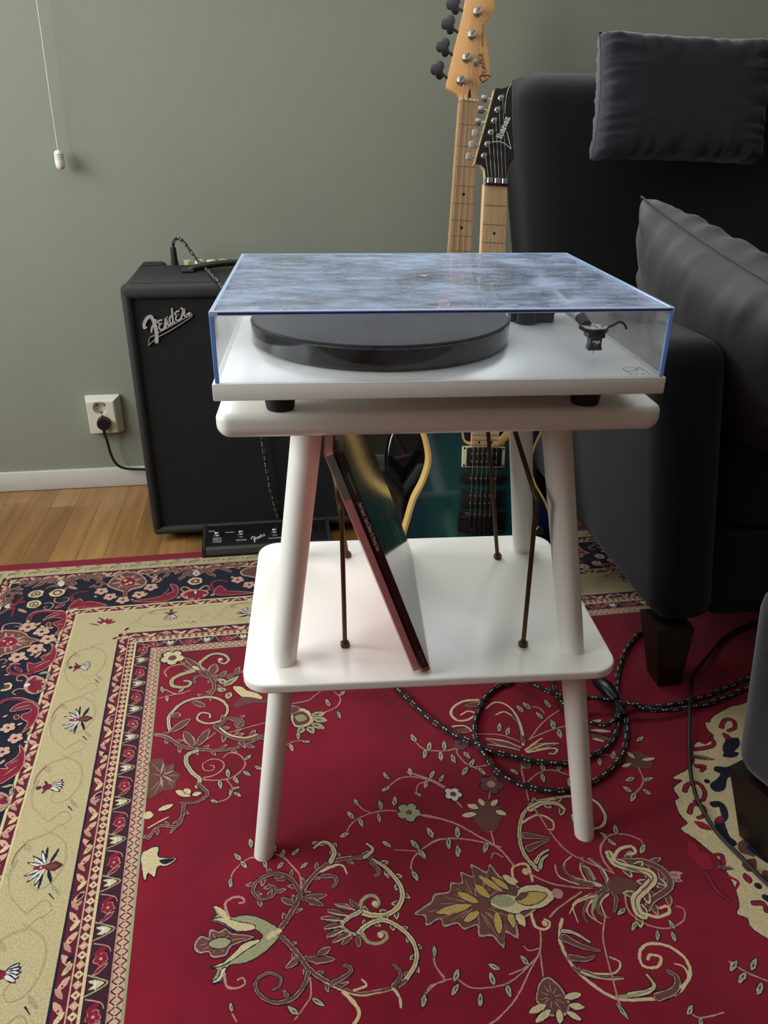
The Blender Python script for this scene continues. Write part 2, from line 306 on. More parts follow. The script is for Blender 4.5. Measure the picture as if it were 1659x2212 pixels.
# ------------------------------------------------------------------ drawings (rug, script badge, cables)
RUG='''sB 7.1 7.1 1884 6251 1972 6152 2066 6005 2138 5898 2190 5786 2339 5585 2508 5432 2718 5333 2987 5321
sB 6.6 5.3 2987 5321 3202 5367 3354 5510 3475 5684
sT 4.5 8.2 3241 5400 3374 5526 3472 5697 3540 5896 3521 6064 3409 6213 3229 6278 3049 6239 2935 6175
sO 5.4 3.7 2913 6183 2966 6050 3054 5968 3160 5972 3204 6075 3161 6139 3116 6097
dT 4.1 0 3143 6089
sO 5.9 4.3 2935 6175 2779 6243 2664 6327 2747 6452 2898 6519
vB 8.9 0 2859 6128 2606 6006
vB 8.7 0 2764 6206 2502 6084
vB 8.7 0 2694 6264 2407 6185
vB 8.6 0 2664 6327 2429 6336
vB 8.5 0 2685 6397 2443 6470
vB 8.4 0 2726 6459 2512 6557
vB 8.4 0 2782 6490 2624 6606
vB 7.7 0 2851 6501 2833 6671
vB 8 0 2920 6137 2821 5968
sT 2 0.8 2868 6141 2624 6021
sT 2 0.8 2773 6219 2508 6120
sT 2 0.8 2692 6275 2414 6209
sT 1.9 0.8 2661 6349 2437 6359
sT 1.9 0.8 2693 6410 2451 6482
sT 1.9 0.8 2762 6487 2531 6560
sT 6.5 5 2866 6470 3003 6380 3196 6342 3361 6446 3489 6611 3540 6813 3479 7011 3325 7177
sO 5.3 3.4 2905 6476 2962 6616 3095 6658 3207 6600 3194 6510 3121 6521
dT 4.2 0 3137 6545
sB 6.5 6.1 1894 6385 2000 6531 2103 6694 2200 6873 2372 7039 2544 7163
sB 5.2 5.2 2544 7163 2755 7263 3001 7263 3197 7235 3334 7179
sT 1.4 1.4 2369 7058 2542 7182 2753 7276 2998 7276
vB 9.2 0 2103 6694 1900 6806
vB 12.8 0 2158 6723 2521 6780
vB 9.9 0 2296 6703 2484 6617
vB 10.2 0 2093 5939 1916 5816
vB 12.3 0 2140 5874 2540 5864
vB 10.3 0 2225 5864 2478 6022
sB 7.1 2.9 2190 5786 2104 5574 1944 5435 1751 5431 1597 5533 1559 5664 1647 5786 1794 5773 1872 5688 1825 5606 1763 5584
sB 5.9 2.4 2179 6889 2105 7056 1962 7187 1776 7214 1616 7132 1530 6985 1573 6875 1707 6836 1835 6916 1808 7019 1732 7046
vB 6.2 0 1908 7178 1860 7075
vB 7.3 0 2024 5511 1884 5528
fO 0 0 1862 6270 1632 6077 1433 6000 1252 6006 1162 5877 1030 5798 1081 5934 1001 6013 1130 6067 1327 6220 1545 6221 1641 6302 1637 6367 1459 6404 1261 6563 1145 6648 994 6644 1088 6700 1013 6847 1125 6844 1221 6660 1431 6651 1647 6560 1833 6397
fT 0 0 1548 6165 1330 6075 1171 5994 1021 6005 1141 6050 1327 6205 1525 6222
fT 0 0 1617 6385 1420 6398 1261 6532 1165 6610 1013 6654 1183 6633 1397 6511
fT 0 0 1051 5806 1151 5991 1251 6017 1162 5877
fT 0 0 1088 6809 1013 6843 1106 6838 1183 6694 1135 6707
fP 0 0 789 6332 874 6205 972 6253 991 6135 1110 6186 1189 6148 1267 6233 1551 6327 1264 6406 1185 6526 1012 6524 974 6445 849 6447
fB 0 0 814 6336 884 6232 976 6269 1011 6164 1114 6211 1193 6175 1267 6253 1521 6327 1256 6390 1177 6504 1028 6502 977 6427 868 6423
fO 0 0 973 6328 1109 6274 1246 6328 1196 6406 1051 6409
sP 4.1 2.5 1222 5967 1184 5798 1277 5712 1401 5724 1436 5801 1368 5807
sP 3.5 2.1 1163 6751 1184 6912 1290 6967 1406 6923 1386 6846 1320 6865
dT 5 0 1779 6323
dT 3.9 0 1861 6292
dB 3.1 0 1875 6371
dT 3.4 0 1727 6359
sP 2.7 1.8 2202 5714 2206 5514 2124 5346 2007 5170 1858 5093 1723 5153 1572 5103 1440 5162 1307 5298 1262 5419
vO 5.7 1 1411 5121 1321 4993
vO 5.6 1 1405 5140 1493 5265
vO 5.4 1 1262 5394 1260 5543
vO 5.8 1 1564 4938 1556 4771
vO 5.7 1 1863 5090 1909 4940
vO 5.7 1 1978 5175 2026 5027
vO 5.6 1 1724 5157 1757 5312
vO 5.7 1 2127 5151 2231 5052
vO 5.5 1 2221 5382 2333 5305
vO 5.5 1 2004 5246 1905 5342
sT 6.9 3.2 2650 5349 2725 5199 2688 5056 2584 4985 2449 5075
sT 5.9 2.7 3139 5344 3272 5229 3202 5108
sT 3.9 2.2 2502 5483 2708 5410 2814 5440 2848 5575
sB 7.2 3.8 2514 5561 2662 5584 2694 5665 2629 5755
sB 6.5 3.9 3213 5436 3292 5605 3225 5671
sP 2 1.7 2190 6971 2176 7182 2079 7317 1958 7444
vO 6.4 1 2182 7226 2315 7330
vO 6.3 1 2010 7392 1889 7274
sT 5 4 2557 7203 2666 7353 2709 7488 2628 7593
sB 6.1 4.3 2442 7079 2644 7002 2694 6929 2624 6878
sT 3.1 2.1 2689 7205 2846 7171 2803 7086
sB 6.1 3.6 3158 7239 3283 7101 3224 6961
sT 3.8 2.7 3154 7258 3208 7362 3200 7492
sP 2.2 2.2 4415 4856 4077 4720 3858 4626 3585 4553 3342 4577 3165 4640 3032 4738 2938 4898
vO 6.4 1 3093 4641 3025 4485
vO 6.1 1 2982 4879 2846 4937
vO 6.3 1 3173 4631 3202 4804
vO 6.5 1 3532 4531 3538 4343
vO 6.3 1 3470 4580 3465 4762
vO 6.6 1 3737 4487 3788 4300
sP 2 1.5 3347 4547 3262 4488 3188 4353
vO 5.3 1 3204 4397 3155 4262
rO 17.8 0 3928 4636
dB 3.5 0 3928 4636
sP 2.4 2.4 4576 4246 4386 4051 4157 3948 3930 3947 3723 4099
vO 6.3 1 3761 3938 3704 3780
vO 6.1 1 3747 4084 3615 4165
vO 6.4 1 4117 3935 4143 3748
vO 6.4 1 4411 4020 4516 3867
vO 6.2 1 4353 4037 4284 4209
vO 6.3 1 4537 4123 4643 3972
sP 2.1 2.1 4382 4067 4193 4121 4129 4291
vO 5.4 1 4103 4267 4194 4353
sP 2 2 4325 5196 4195 5205 3981 5325 3843 5426 3754 5572 3752 5676
vO 7 1 3925 5307 3851 5147
vO 7.2 1 4182 5149 4141 4965
vO 6.8 1 3900 5335 3973 5491
vO 6.5 1 3746 5652 3789 5817
sP 1.8 1.4 3883 5351 3580 5277
vO 6.4 1 3539 5226 3439 5105
sP 1.6 1.6 3785 7268 3607 7290 3538 7375
vO 6 1 3528 7392 3449 7531
sP 1.6 1.6 3800 7212 3726 7049 3732 6947
vO 5.5 1 3736 6937 3788 6798
sP 1.5 1.5 1299 7359 1247 7260
vO 4.2 1 1245 7241 1234 7130
fP 0 0 3625 6316 3880 6176 3967 6065 4166 6055 4225 5926 4378 5949 4403 5776 4555 5871 4585 5666 4760 5831 4854 5715 4926 5928 5065 6021 5151 6173 5345 6271 5269 6473 5077 6586 4931 6621 4863 6870 4723 6757 4637 6967 4538 6789 4374 6764 4388 6606 4213 6647 4150 6544 3970 6566 3939 6441 3746 6519 3750 6380
fB 0 0 3659 6321 3893 6204 3981 6094 4170 6083 4241 5956 4390 5972 4421 5822 4553 5899 4606 5721 4750 5866 4844 5765 4902 5953 5050 6046 5127 6197 5306 6292 5249 6444 5074 6560 4914 6593 4846 6819 4733 6728 4639 6920 4553 6761 4399 6737 4412 6584 4227 6618 4162 6520 3983 6537 3956 6419 3766 6484 3773 6358
vY 12.5 0 4424 6309 3909 6354
vY 11.4 0 4519 6291 4276 6092
vY 11.5 0 4683 6250 4545 6007
vY 10.5 0 4888 6180 4633 5869
vY 10 0 4986 6161 4803 5924
vY 11.2 0 4481 6416 4246 6533
vY 11.2 0 4707 6451 4645 6772
vY 10.1 0 4877 6478 4855 6712
vT 11.9 0 5096 6109 4977 5915
vT 11.3 0 4962 6491 4999 6719
fT 0 0 4662 6313 4877 6212 5039 6271 5143 6151 5392 6148 5533 6263 5524 6380 5326 6482 5084 6484 4951 6521 4774 6429
fO 0 0 4672 6282 4877 6212 5006 6366 4813 6403
fY 0 0 5026 6310 5236 6234 5456 6302 5292 6411 5109 6416
fB 0 0 5033 6291 5149 6221 5224 6266 5074 6344
dP 7.6 0 5605 6315
sT 4.3 3.1 5341 6077 5369 5831 5274 5787 5146 5833 5099 5969 5129 6062
dT 5.5 0 5308 5912
sT 3.8 2.7 5149 6552 5138 6741 5265 6792 5342 6710 5289 6654
dT 3.9 0 5272 6714
sP 2.7 2.7 5340 5953 5578 6149 5903 6269 6105 6307
sP 2.6 2.6 5371 6635 5554 6517 5934 6342
sT 3.4 1.6 6269 6325 6086 6210 6077 5977 6182 5808
sB 7.4 2.5 6266 6332 6152 6203 6137 6022 6151 5841
sT 3.3 1.5 6240 6286 5954 6224 5736 6068 5746 5871
sT 3.4 1.6 6218 6265 5914 6095 5873 5890 6037 5767
sB 6.7 2.4 6123 6268 5900 6129 5835 5903
sB 9.4 3.1 6357 6304 6362 6021 6281 5842
sT 3.4 1.6 6358 6270 6376 6059 6250 5838
sT 2.9 1.4 6218 6369 5964 6415 5743 6514 5705 6766
sB 6.2 2.3 6232 6371 6008 6455 5827 6657 5831 6785
sT 2.8 1.4 6225 6421 5980 6517 5884 6666 6002 6837
sB 7.4 2.3 6283 6396 6109 6504 6039 6658 6139 6770
sT 2.9 1.5 6283 6430 6124 6540 6096 6763
sT 2.9 1.4 6116 6421 5808 6491 5643 6629
sB 7.6 3.5 6342 6337 6354 6509 6238 6688
sO 5 1.9 6196 6174 6182 5993 6106 5945
sO 4.6 1.7 6109 6437 5954 6645 5956 6773
fB 0 0 6351 6251 6508 6187 6641 6243 6756 6331 6678 6423 6500 6464 6341 6405
sB 11.1 9.3 6664 5965 6985 6007 7174 6146 7218 6332 7125 6475 6837 6600 6679 6724
sT 11.1 12.3 6581 5795 6605 5985 6834 6112 6988 6190 6996 6298 6840 6413 6614 6549 6550 6737 6604 6810
sB 3.1 2.5 6723 6076 6890 6193 6949 6326 6765 6436
sT 5.3 3.9 6561 5941 6760 5765 6956 5738 6962 5846 6843 5865
sT 5.2 3.5 6585 6758 6766 6851 6954 6816 6974 6721 6858 6736
dP 7.5 0 7325 6285
vP 6.3 0 7258 6231 7458 6280
sP 3 2 6502 6133 6455 5888 6523 5671 6732 5507 6962 5523 7135 5648 7117 5782
vO 6.7 1 6687 5560 6620 5430
vO 6.8 1 6828 5518 6903 5336
vO 6.7 1 6679 5559 6744 5686
vO 6.6 1 7165 5731 7026 5879
sP 2.5 1.7 6516 6432 6438 6654 6476 6822 6640 6974 6855 7023 7080 6947 7169 6800 7089 6739
vO 5.8 1 6677 7026 6594 7166
vO 5.8 1 6846 7073 6822 7212
vO 5.9 1 6475 6862 6347 6982
vO 5.9 1 6894 7049 6892 6913
vO 6 1 6416 6665 6259 6742
sT 5.8 3.6 5478 5921 5388 5648 5429 5307 5602 4966 5854 4747 6220 4707 6499 4714 6794 4848 6829 5154 6676 5338 6436 5341 6327 5202 6343 5058
sT 10.7 3.6 5743 4860 5986 4768 6208 4823 6277 4951
sT 4.1 2.1 5559 5084 5835 4980 6003 5119 5958 5276 5881 5256
sB 13.2 4.6 5507 5319 5657 5362 5831 5428
sB 13 3.9 5488 5550 5639 5496 5823 5446
sT 5.7 2.5 5494 5795 5601 5681 5759 5611
sT 5.7 2.5 5521 5891 5605 5757 5708 5698
sP 2.5 2.5 5895 5307 5982 5626 6151 5841 6480 6111
sP 2.8 2.8 5823 4829 5843 4960 5881 5215
sT 4.2 3.7 5519 6690 5384 6933 5378 7228 5487 7498 5726 7764 6097 7849 6462 7840 6751 7668 6823 7452 6697 7257 6467 7191 6296 7283 6260 7451 6425 7491 6526 7383 6422 7332 6354 7380
sT 6 2.2 5461 6853 5601 6905 5741 7055
sB 11.7 3.2 5439 6941 5610 7088 5815 7179
sB 9.4 3.1 5416 7205 5592 7261 5717 7237
sT 3.1 2 5397 7317 5595 7446 5875 7481 5995 7367 5899 7280
sB 6.1 2.5 5407 7361 5604 7489 5938 7555
sT 2.5 1.5 5469 7412 5696 7531 5945 7570
sT 6.5 2.5 5917 7768 6141 7763 6271 7702 6246 7561
sO 4.9 2 5751 7768 5968 7776 6180 7742
sB 10.2 5.1 6237 7844 6489 7790 6592 7657 6529 7563
sT 4.2 1.6 6581 7778 6736 7679 6744 7540 6654 7484
sP 2 2 6096 6731 5933 7018 5859 7303 5803 7602 5759 7809 5766 7990
vO 5.3 0 5722 7829 5780 8043
sP 3 3 5173 5801 5057 5484 4818 5213 4564 4952 4216 4753 4092 4713
sP 2.9 2.3 5094 5470 4845 5335 4551 5231 4265 5207 4016 5304 3824 5445 3739 5616
vO 7.7 1 4171 5165 4140 4960
vO 7.5 1 3928 5320 3848 5147
vO 7.8 1 4523 5231 4574 5015
vO 7.6 1 4398 5176 4351 5386
vO 7.4 1 4491 5335 4443 5540
vO 7.1 1 3749 5656 3793 5836
vO 7.4 1 3909 5304 3987 5473
vO 7.5 1 4933 5341 4825 5531
sP 2.2 1.6 5070 5637 4972 5547 4897 5629
fB 0 0 4846 4786 5055 4603 5265 4648 5332 4861 5195 5069 5071 5192 4949 5161 4892 5023
vT 10.3 0 4937 4821 4699 4827
vT 10.5 0 5000 4725 4839 4635
vT 9.1 0 5078 4694 5058 4537
vT 9.1 0 5193 4711 5332 4602
vT 9.7 0 5231 4803 5367 4908
sP 2.6 2.6 5043 5176 5014 5419
rB 19.2 0 5330 4286
dP 6.7 0 5330 4286
sP 2.5 2.5 5207 4560 5264 4435
sP 2.9 2.9 4746 4664 4656 4432
rW 13.7 0 4685 4391
dB 5 0 4685 4391
sP 3 3 4605 4234 4395 4026 4085 3837
sP 2.2 2.2 5176 6809 5073 7064 4838 7314 4572 7598 4295 7786 4175 7835
sP 2 2 5014 7142 4805 7253 4592 7304
vO 6.4 1 4498 7229 4380 7135
vO 6.5 1 4867 7229 4810 7087
sP 1.9 1.9 4996 7154 4591 7386 4307 7423 4074 7387 3923 7255 3701 7275 3514 7380
vO 6.2 1 3515 7379 3452 7529
vO 6.3 1 3946 7321 3828 7447
vO 6.5 1 3900 7291 3995 7143
vO 6.2 1 4172 7467 4124 7622
vO 6.5 1 4364 7404 4368 7242
vO 6.3 1 4516 7416 4510 7574
sP 1.8 1.5 3791 7240 3730 7057 3751 6917
vO 5.4 1 3744 6945 3780 6804
sP 1.6 1.6 5070 7034 4938 7043 4891 6977
sP 2 2 5073 7064 4989 7393
fP 0 0 4847 7548 4937 7435 5054 7403 5135 7512 5174 7639 5173 7770 5070 7877 4890 7854 4832 7730 4792 7671
fB 0 0 4865 7551 4951 7456 5044 7429 5115 7528 5151 7641 5148 7766 5063 7855 4912 7832 4854 7720 4817 7662
vT 8.6 0 4900 7727 4666 7781
vT 8.5 0 4931 7784 4701 7899
vT 8.5 0 5032 7799 4967 7958
vT 8.2 0 5133 7685 5358 7668
vT 8.1 0 5153 7767 5332 7821
vT 8 0 5098 7835 5232 7957
sP 2.1 2.1 7342 7562 7472 7724 7655 7863
vO 6.7 1 7447 7563 7279 7681
vO 6.7 1 7538 7714 7695 7580
vO 6.5 1 7462 7721 7296 7836
vO 6.4 1 7582 7872 7431 7998
sP 1.9 1.9 6507 8055 6617 8148 6915 8132
vO 5.1 1 6481 8095 6597 7999
vO 5 1 6624 8137 6556 8251
rT 22.4 0 243 195
dB 8.2 0 244 205
sO 7.5 3.7 859 683 754 521 826 358 1003 197 1214 239 1316 417 1235 534 1123 453
dT 5.2 0 1153 392
vB 14.3 0 801 674 397 344
vB 14.3 0 801 674 466 203
vB 12.1 0 801 722 480 626
vT 8.6 0 772 670 622 511
sB 10.6 4.2 801 722 1005 872 1265 911 1558 836 1678 734
vB 21.2 0 976 844 1063 518
sO 8.9 4.1 656 676 427 752 275 880 284 1065 441 1135 581 1110 606 999 491 949
sP 3.2 2.5 474 430 241 468 119 620 170 770
sB 8.1 6.7 918 740 1034 1087 1006 1355 868 1476 647 1486
sB 7 4.2 948 934 803 828 675 917 692 1045
sP 2.7 2 74 1079 364 1311 613 1251
sP 2.7 2 364 1311 65 1389
vO 6.3 1 127 1250 85 1052
vO 6.3 1 397 1276 492 1174
vO 6.1 1 183 1314 223 1506
sT 5.7 3.2 301 2292 259 1967 355 1733 538 1548 812 1481 1062 1531 1227 1695 1274 1914 1182 2115 1062 2190 889 2183 754 2062 805 1906 954 1949 968 2054
vB 16.9 0 303 2331 633 2023
vB 17.5 0 366 1983 413 1825
vB 13.1 0 649 1564 898 1752
sB 8.1 5.2 58 2333 257 2440 472 2662 653 2763 883 2835 1239 2890 1601 2796 1952 2582
sP 2.4 1.8 71 2335 255 2409 470 2624
vB 17.4 0 703 2734 537 2328
vB 17.4 0 754 2742 956 2333
sB 10.6 5.9 1062 2290 1244 2513 1501 2687 1817 2639
sT 4.1 2.4 1141 2341 1296 2540 1555 2645 1767 2593
sB 8 3.7 1141 2262 1276 2121 1464 2149 1534 2321 1437 2366 1394 2268
sP 2.1 2.1 805 2712 1062 2447
sP 2.1 2.1 1297 2482 1616 2394 1968 2315
sO 7.1 6 769 2836 607 2921 601 3116 705 3340 818 3492 772 3651
sP 2.5 1.7 866 3466 1061 3428 1197 3277 1161 3138 1011 3072 862 3156 888 3299 1011 3325 1041 3236 974 3201
sP 2.5 2.2 866 3500 1085 3550 1304 3533 1480 3390 1535 3223 1440 3030 1289 2970 1187 3063
vO 6.6 1 1519 3177 1634 3068
vO 6.4 1 1679 3332 1804 3423
vO 6.4 1 1496 3407 1607 3530
vO 6.3 1 1338 3502 1414 3666
vO 6.4 1 1267 3519 1247 3328
vO 6.2 1 1122 3547 1143 3733
sP 2 2 1231 3556 1324 3768 1249 3949 1084 4003
vO 5.7 1 1328 3742 1270 3883
vO 5.6 1 1338 3846 1447 3937
vO 5.5 1 1106 4016 990 3947
vO 5.7 1 1311 3770 1433 3748
vT 11.3 0 682 3831 451 3667
vT 9.3 0 680 3767 581 3654
vT 9.3 0 704 3802 846 3776
sB 6.1 3.6 795 3589 941 3807 848 3920 708 3961 544 3936
fB 0 0 11 2955 209 2943 272 3101 418 3074 401 3225 527 3347 455 3470 443 3640 249 3649 94 3788 27 3666 19 3235
vP 4.3 0 229 3301 420 3228
vP 4.3 0 229 3301 432 3500
vP 4.3 0 205 3297 238 3025
vP 4.3 0 207 3332 245 3570
vT 9 0 203 4038 429 3949
dT 7.4 0 70 4108
sB 6.3 4.3 592 3974 566 4214 493 4381 244 4342 102 4550
sT 2.4 1.9 88 4348 239 4254 371 4185
fT 0 0 27 4841 117 4746 179 4715 256 4727 255 4876 366 4933 517 4957 394 5057 266 5050 235 5225 145 5135 101 5255
fK 0 0 281 4947 507 4960 371 5040
vO 12.3 0 1204 1227 1496 970
vO 12.3 0 1262 1167 1120 984
vO 12.1 0 1259 1349 1091 1278
vO 12.1 0 1315 1402 1284 1595
fT 0 0 1374 1276 1516 1274 1625 1404 1818 1522 1895 1666 1754 1688 1535 1568
fB 0 0 1392 1720 1591 1576 1921 1705 2039 1600 2026 1816 1723 1770 1499 1843 1417 1852
fT 0 0 2376 2123 2604 2053 2754 2325 2639 2509 2398 2493
fB 0 0 2413 2170 2595 2135 2685 2335 2603 2464 2415 2455
fO 0 0 2435 2235 2574 2215 2629 2347 2476 2384
vO 13.8 0 2707 2256 2971 2234
vO 13.7 0 2725 2341 2972 2439
vO 13.5 0 2685 2456 2908 2629
vO 13.4 0 2624 2527 2710 2717
vO 13.4 0 2544 2515 2446 2696
sP 2.7 2.3 2410 1896 2694 1852 2850 1723 3008 1590
sP 2.6 2.3 2960 2211 3184 2098 3285 1876 3197 1686
vO 6.8 1 3063 2070 3029 1870
vO 7 1 3271 1820 3393 1681
vO 6.6 1 3180 2213 3211 2405
sP 2 2 2108 2985 2379 2858 2611 2893
vO 6.1 1 2282 2908 2320 3083
vO 6.2 1 2434 2828 2452 2638
vO 6.1 1 2494 2887 2623 2907
vB 25.3 0 2254 2105 2537 2021
sT 4.4 3 6130 3522 6223 3165 6210 2862 6090 2675 5919 2729
sB 7.3 3.3 6166 3446 6238 3082 6195 2816
sT 4.5 3.1 6214 3289 6268 2871 6203 2525 6010 2403 5796 2540
sT 5.3 3.3 5733 2292 5469 2289 5251 2403 5145 2590 5212 2763 5387 2781 5570 2654 5466 2563 5308 2637
vB 14 0 5869 2405 5435 2408
vB 13.7 0 6070 3592 5558 3293
sT 2.5 1.6 6077 3573 5853 3378 5564 3273
sT 2.5 1.6 6029 3626 5807 3512 5549 3413
vB 12.5 0 6153 3605 6722 3571
sT 3.8 1.9 6125 3640 6411 3463 6517 3418
sT 3.8 1.9 6125 3680 6493 3557 6733 3581
sT 3.8 2.5 6146 3703 6511 3660 6655 3701 6574 3795 6489 3775
sP 2.6 2.6 6044 3746 5921 4032 5866 4316 5798 4688
vB 18.1 0 5978 3890 6046 4051
sP 2.7 2.7 6278 3423 6523 3168 6789 2950 7078 2771
vO 8.6 1 6696 2963 6640 2767
vO 8.5 1 6822 2979 6843 3193
vO 8.9 1 6935 2701 6915 2473
vO 8.8 1 6573 2677 6514 2474
vO 8.7 1 6424 2745 6364 2543
sP 2.6 2.6 6321 3388 6735 3243 7013 3192
vO 8.2 1 6867 3233 6816 3468
vO 8.4 1 6786 3247 6837 3005
sP 2.8 2.8 6780 2816 6741 2674 6639 2614
sP 2.6 2.3 6097 3436 5843 3233 5469 3155
vO 7.1 1 5924 3264 6041 3076
vO 7.2 1 5837 3153 5912 2943
sT 3.9 2.6 5082 2907 5288 2917 5388 3080
vB 11.1 0 5116 2997 5360 3076
sP 2.4 2.4 5402 3877 5177 3881 5048 3748 4989 3507 5095 3384
sP 2.5 2.5 5062 3399 4874 3458 4624 3431 4446 3345 4372 3173
vO 7.7 1 4376 3193 4337 2984
vO 7.6 1 4528 3430 4615 3217
vO 7.4 1 4501 3368 4416 3576
vO 7.4 1 4730 3452 4679 3668
vO 7.6 1 4792 3453 4846 3229
vO 7.4 1 4891 3550 4890 3759
vO 7.4 1 5101 3518 5160 3694
sP 2.4 2.4 5042 3766 5171 3899 5262 3968
vO 7.3 1 5096 3890 5221 3713
vO 7.1 1 5065 3860 4943 4033
vO 7.2 1 5237 3907 5301 4068
rB 13.8 0 5106 3346
sP 2.4 2.4 5918 4324 6140 4176 6380 4139 6629 4288
vO 6.9 1 6204 4178 6168 4370
vO 7 1 6252 4153 6290 3956
vO 7 1 6463 4196 6580 4012
vO 6.8 1 6612 4329 6533 4517
vO 6.9 1 5820 4152 5742 4016
vT 8.8 0 7460 3182 7699 3132
vT 8.6 0 7389 3342 7740 3438
vB 9.8 0 7337 3460 7630 3608
vT 6.5 0 7330 3542 7519 3652
fB 0 0 7674 4072 7892 3929 8037 4050 8099 4213 7945 4341 7695 4265
vT 7.4 0 7730 4195 7533 4241
vT 7.5 0 7837 4097 7772 3931
vT 7.4 0 7928 4149 8164 4146
sP 2.6 2.6 7793 4299 7725 4600 7450 4839
vO 7.4 1 7632 4496 7449 4540
vO 7.3 1 7439 4775 7366 4645
vO 7.2 1 7640 4740 7711 4869
vO 7.5 1 7738 4584 7922 4540
vO 7.1 1 7499 4788 7344 4948
sP 2.5 2.5 7190 3920 7436 3958 7565 4055
vO 6.4 1 7274 3991 7193 4170
vO 6.6 1 7456 4053 7581 3887
vO 6.9 1 8051 3739 8220 3629
fT 0 0 10326 3135 9980 3220 9674 3352 9532 3484 9459 3473 9400 3677 9415 3805 9176 3973 9070 3896 8889 4050 8771 4304 8564 4461 8229 4594 8359 4668 8133 4794 8116 4999 8018 5052 7957 5308 7985 5473 7824 5559 7934 5745 8005 5936 8081 6152 8045 6535 7952 6835 7831 6968 7929 7057 7914 7224 8334 7659 8908 7520 9616 6614 11207 3292
sR 6.3 4.9 9661 3632 9829 3464 9974 3486 9891 3667 9727 3727
vR 11.5 0 9618 3753 9646 4004
sR 7.2 4.6 8889 4050 9132 4047 9302 3992 9350 3837
vB 7.6 0 8751 4186 9118 4319
sR 6.8 4.3 8738 4413 8872 4434 8758 4528
sR 5.8 4.1 8265 4884 8391 4763 8567 4754 8576 4932 8457 5086 8311 5097
sR 5.6 3.9 8111 5299 8249 5155 8383 5209 8319 5364 8184 5408
vR 10.8 0 8100 5459 8261 5641
sR 6.1 4 7886 5828 7862 6002 7948 6160
fR 0 0 7846 5762 7870 5945 7957 6017 7980 6107 7909 6267 7770 6245 7706 6094 7712 5950
sR 5.6 3.5 8096 6211 8153 6076 8059 6062
vB 6.4 0 7971 6248 8187 6310
sR 5.6 3.8 7770 6329 7758 6597 7848 6768
sR 5.3 3.4 8038 6425 8129 6521 8006 6635
vK 20.2 0 9801 3905 9370 4202
vK 16.7 0 9580 3913 9734 4058
vK 12.8 0 9298 4269 9590 4236
fK 0 0 9330 4504 9174 4517 8943 4703 8731 4815 8731 4956 8907 4948 9101 4728 9324 4652
fK 0 0 9287 4572 9061 4462 8971 4561 9175 4702
sK 9.4 6.6 8554 5202 8681 5221 8601 5440 8472 5516
sK 13.2 10.6 8454 5545 8387 5784 8438 5913
vR 9.2 0 8404 5538 8576 5436
dK 4.8 0 8731 4743
dK 5.3 0 9585 3954
fB 0 0 8510 5924 8642 5884 8673 6039 8609 6175 8531 6134 8447 6063
fB 0 0 8353 6251 8591 6202 8512 6360 8363 6393
fK 0 0 8595 5997 8883 5922 8959 6083 8779 6345 8662 6212
vR 9.8 0 8300 6411 8272 6570
dK 5.3 0 8361 6624
fB 0 0 8588 6399 8692 6471 8591 6619 8504 6524
sK 7 7 8347 6793 8395 6904
sR 5.6 3.7 8129 6862 8262 6883 8229 7004
fP 0 0 -1325 -2795 -1177 -3153 -919 -3301 -641 -3147 -462 -2828 -479 -2634 -581 -2517 -753 -2465 -873 -2345 -1014 -2451 -1166 -2560 -1283 -2665
fB 0 0 -1282 -2806 -1145 -3111 -914 -3244 -655 -3103 -503 -2834 -522 -2676 -613 -2583 -776 -2529 -879 -2414 -1002 -2501 -1145 -2610 -1251 -2695
vP 8.8 0 -899 -2848 -1214 -3075
vP 8.8 0 -899 -2848 -1248 -2783
vP 8.8 0 -899 -2848 -1089 -3177
vP 8.8 0 -899 -2848 -744 -3126
vP 8.8 0 -876 -2844 -569 -2935
vP 8.8 0 -872 -2799 -569 -2647
vP 8.8 0 -917 -2806 -1081 -2583
oE 0 0 -1050 -2888 -903 -3039 -721 -2912 -719 -2687 -872 -2613 -1007 -2730
dT 4.4 0 -944 -2899
dT 4.4 0 -816 -2773
dT 3.8 0 -901 -2732
vB 9.8 0 -887 -2493 -888 -2144
rS 15.3 0 -1413 -2502
rS 15 0 -1200 -2241
rS 14.8 0 -914 -2065
rS 15.6 0 -584 -2234
rS 16 0 -351 -2518
rS 15.1 0 1566 -2556
rS 14.8 0 1809 -2296
sP 9.6 6 -1974 -1928 -1939 -2143 -2039 -2348 -1927 -2518 -1712 -2529
sE 6.6 3.6 -1974 -1928 -1939 -2143 -2039 -2348 -1927 -2518 -1712 -2529
oE 0 0 -2026 -1888 -1854 -2254 -1740 -2113 -1554 -2094 -1233 -1899 -1502 -1858 -1759 -1897
sB 9.1 5.2 -2360 -3001 -2036 -3197 -1728 -3234 -1375 -3108
vB 10.2 0 -2197 -3085 -1988 -2875
vB 10.3 0 -1900 -3186 -1738 -2981
sB 7.5 3.7 -1720 -3178 -1462 -2904 -1480 -2694 -1626 -2804
sB 7.5 3.8 -2245 -2565 -2154 -2811 -1962 -2696
oE 0 0 -688 -1982 -326 -2044 -113 -2113 56 -2397 -21 -2184 141 -2280 65 -2571 198 -2516 255 -2315 221 -2064 29 -1900 -316 -1893
sB 11.8 6.5 616 -2944 425 -3159 146 -3200 -129 -3165 -516 -3129
vB 11.7 0 428 -3064 257 -2722
vB 10.4 0 55 -3157 -112 -2867
sB 7.7 3.8 617 -2869 386 -2922 231 -2798
sB 11.9 6.6 662 -2937 891 -3138 1172 -3220 1740 -3233
vB 11.7 0 845 -3050 1077 -2765
vB 10.5 0 1219 -3175 1449 -2895
fW 0 0 550 -2990 626 -3120 717 -2966 640 -2857
fO 0 0 587 -2985 627 -3054 670 -2973 639 -2912
dK 18.8 0 622 -2632
dT 16.9 0 622 -2632
dB 10.7 0 622 -2632
dT 4.4 0 622 -2632
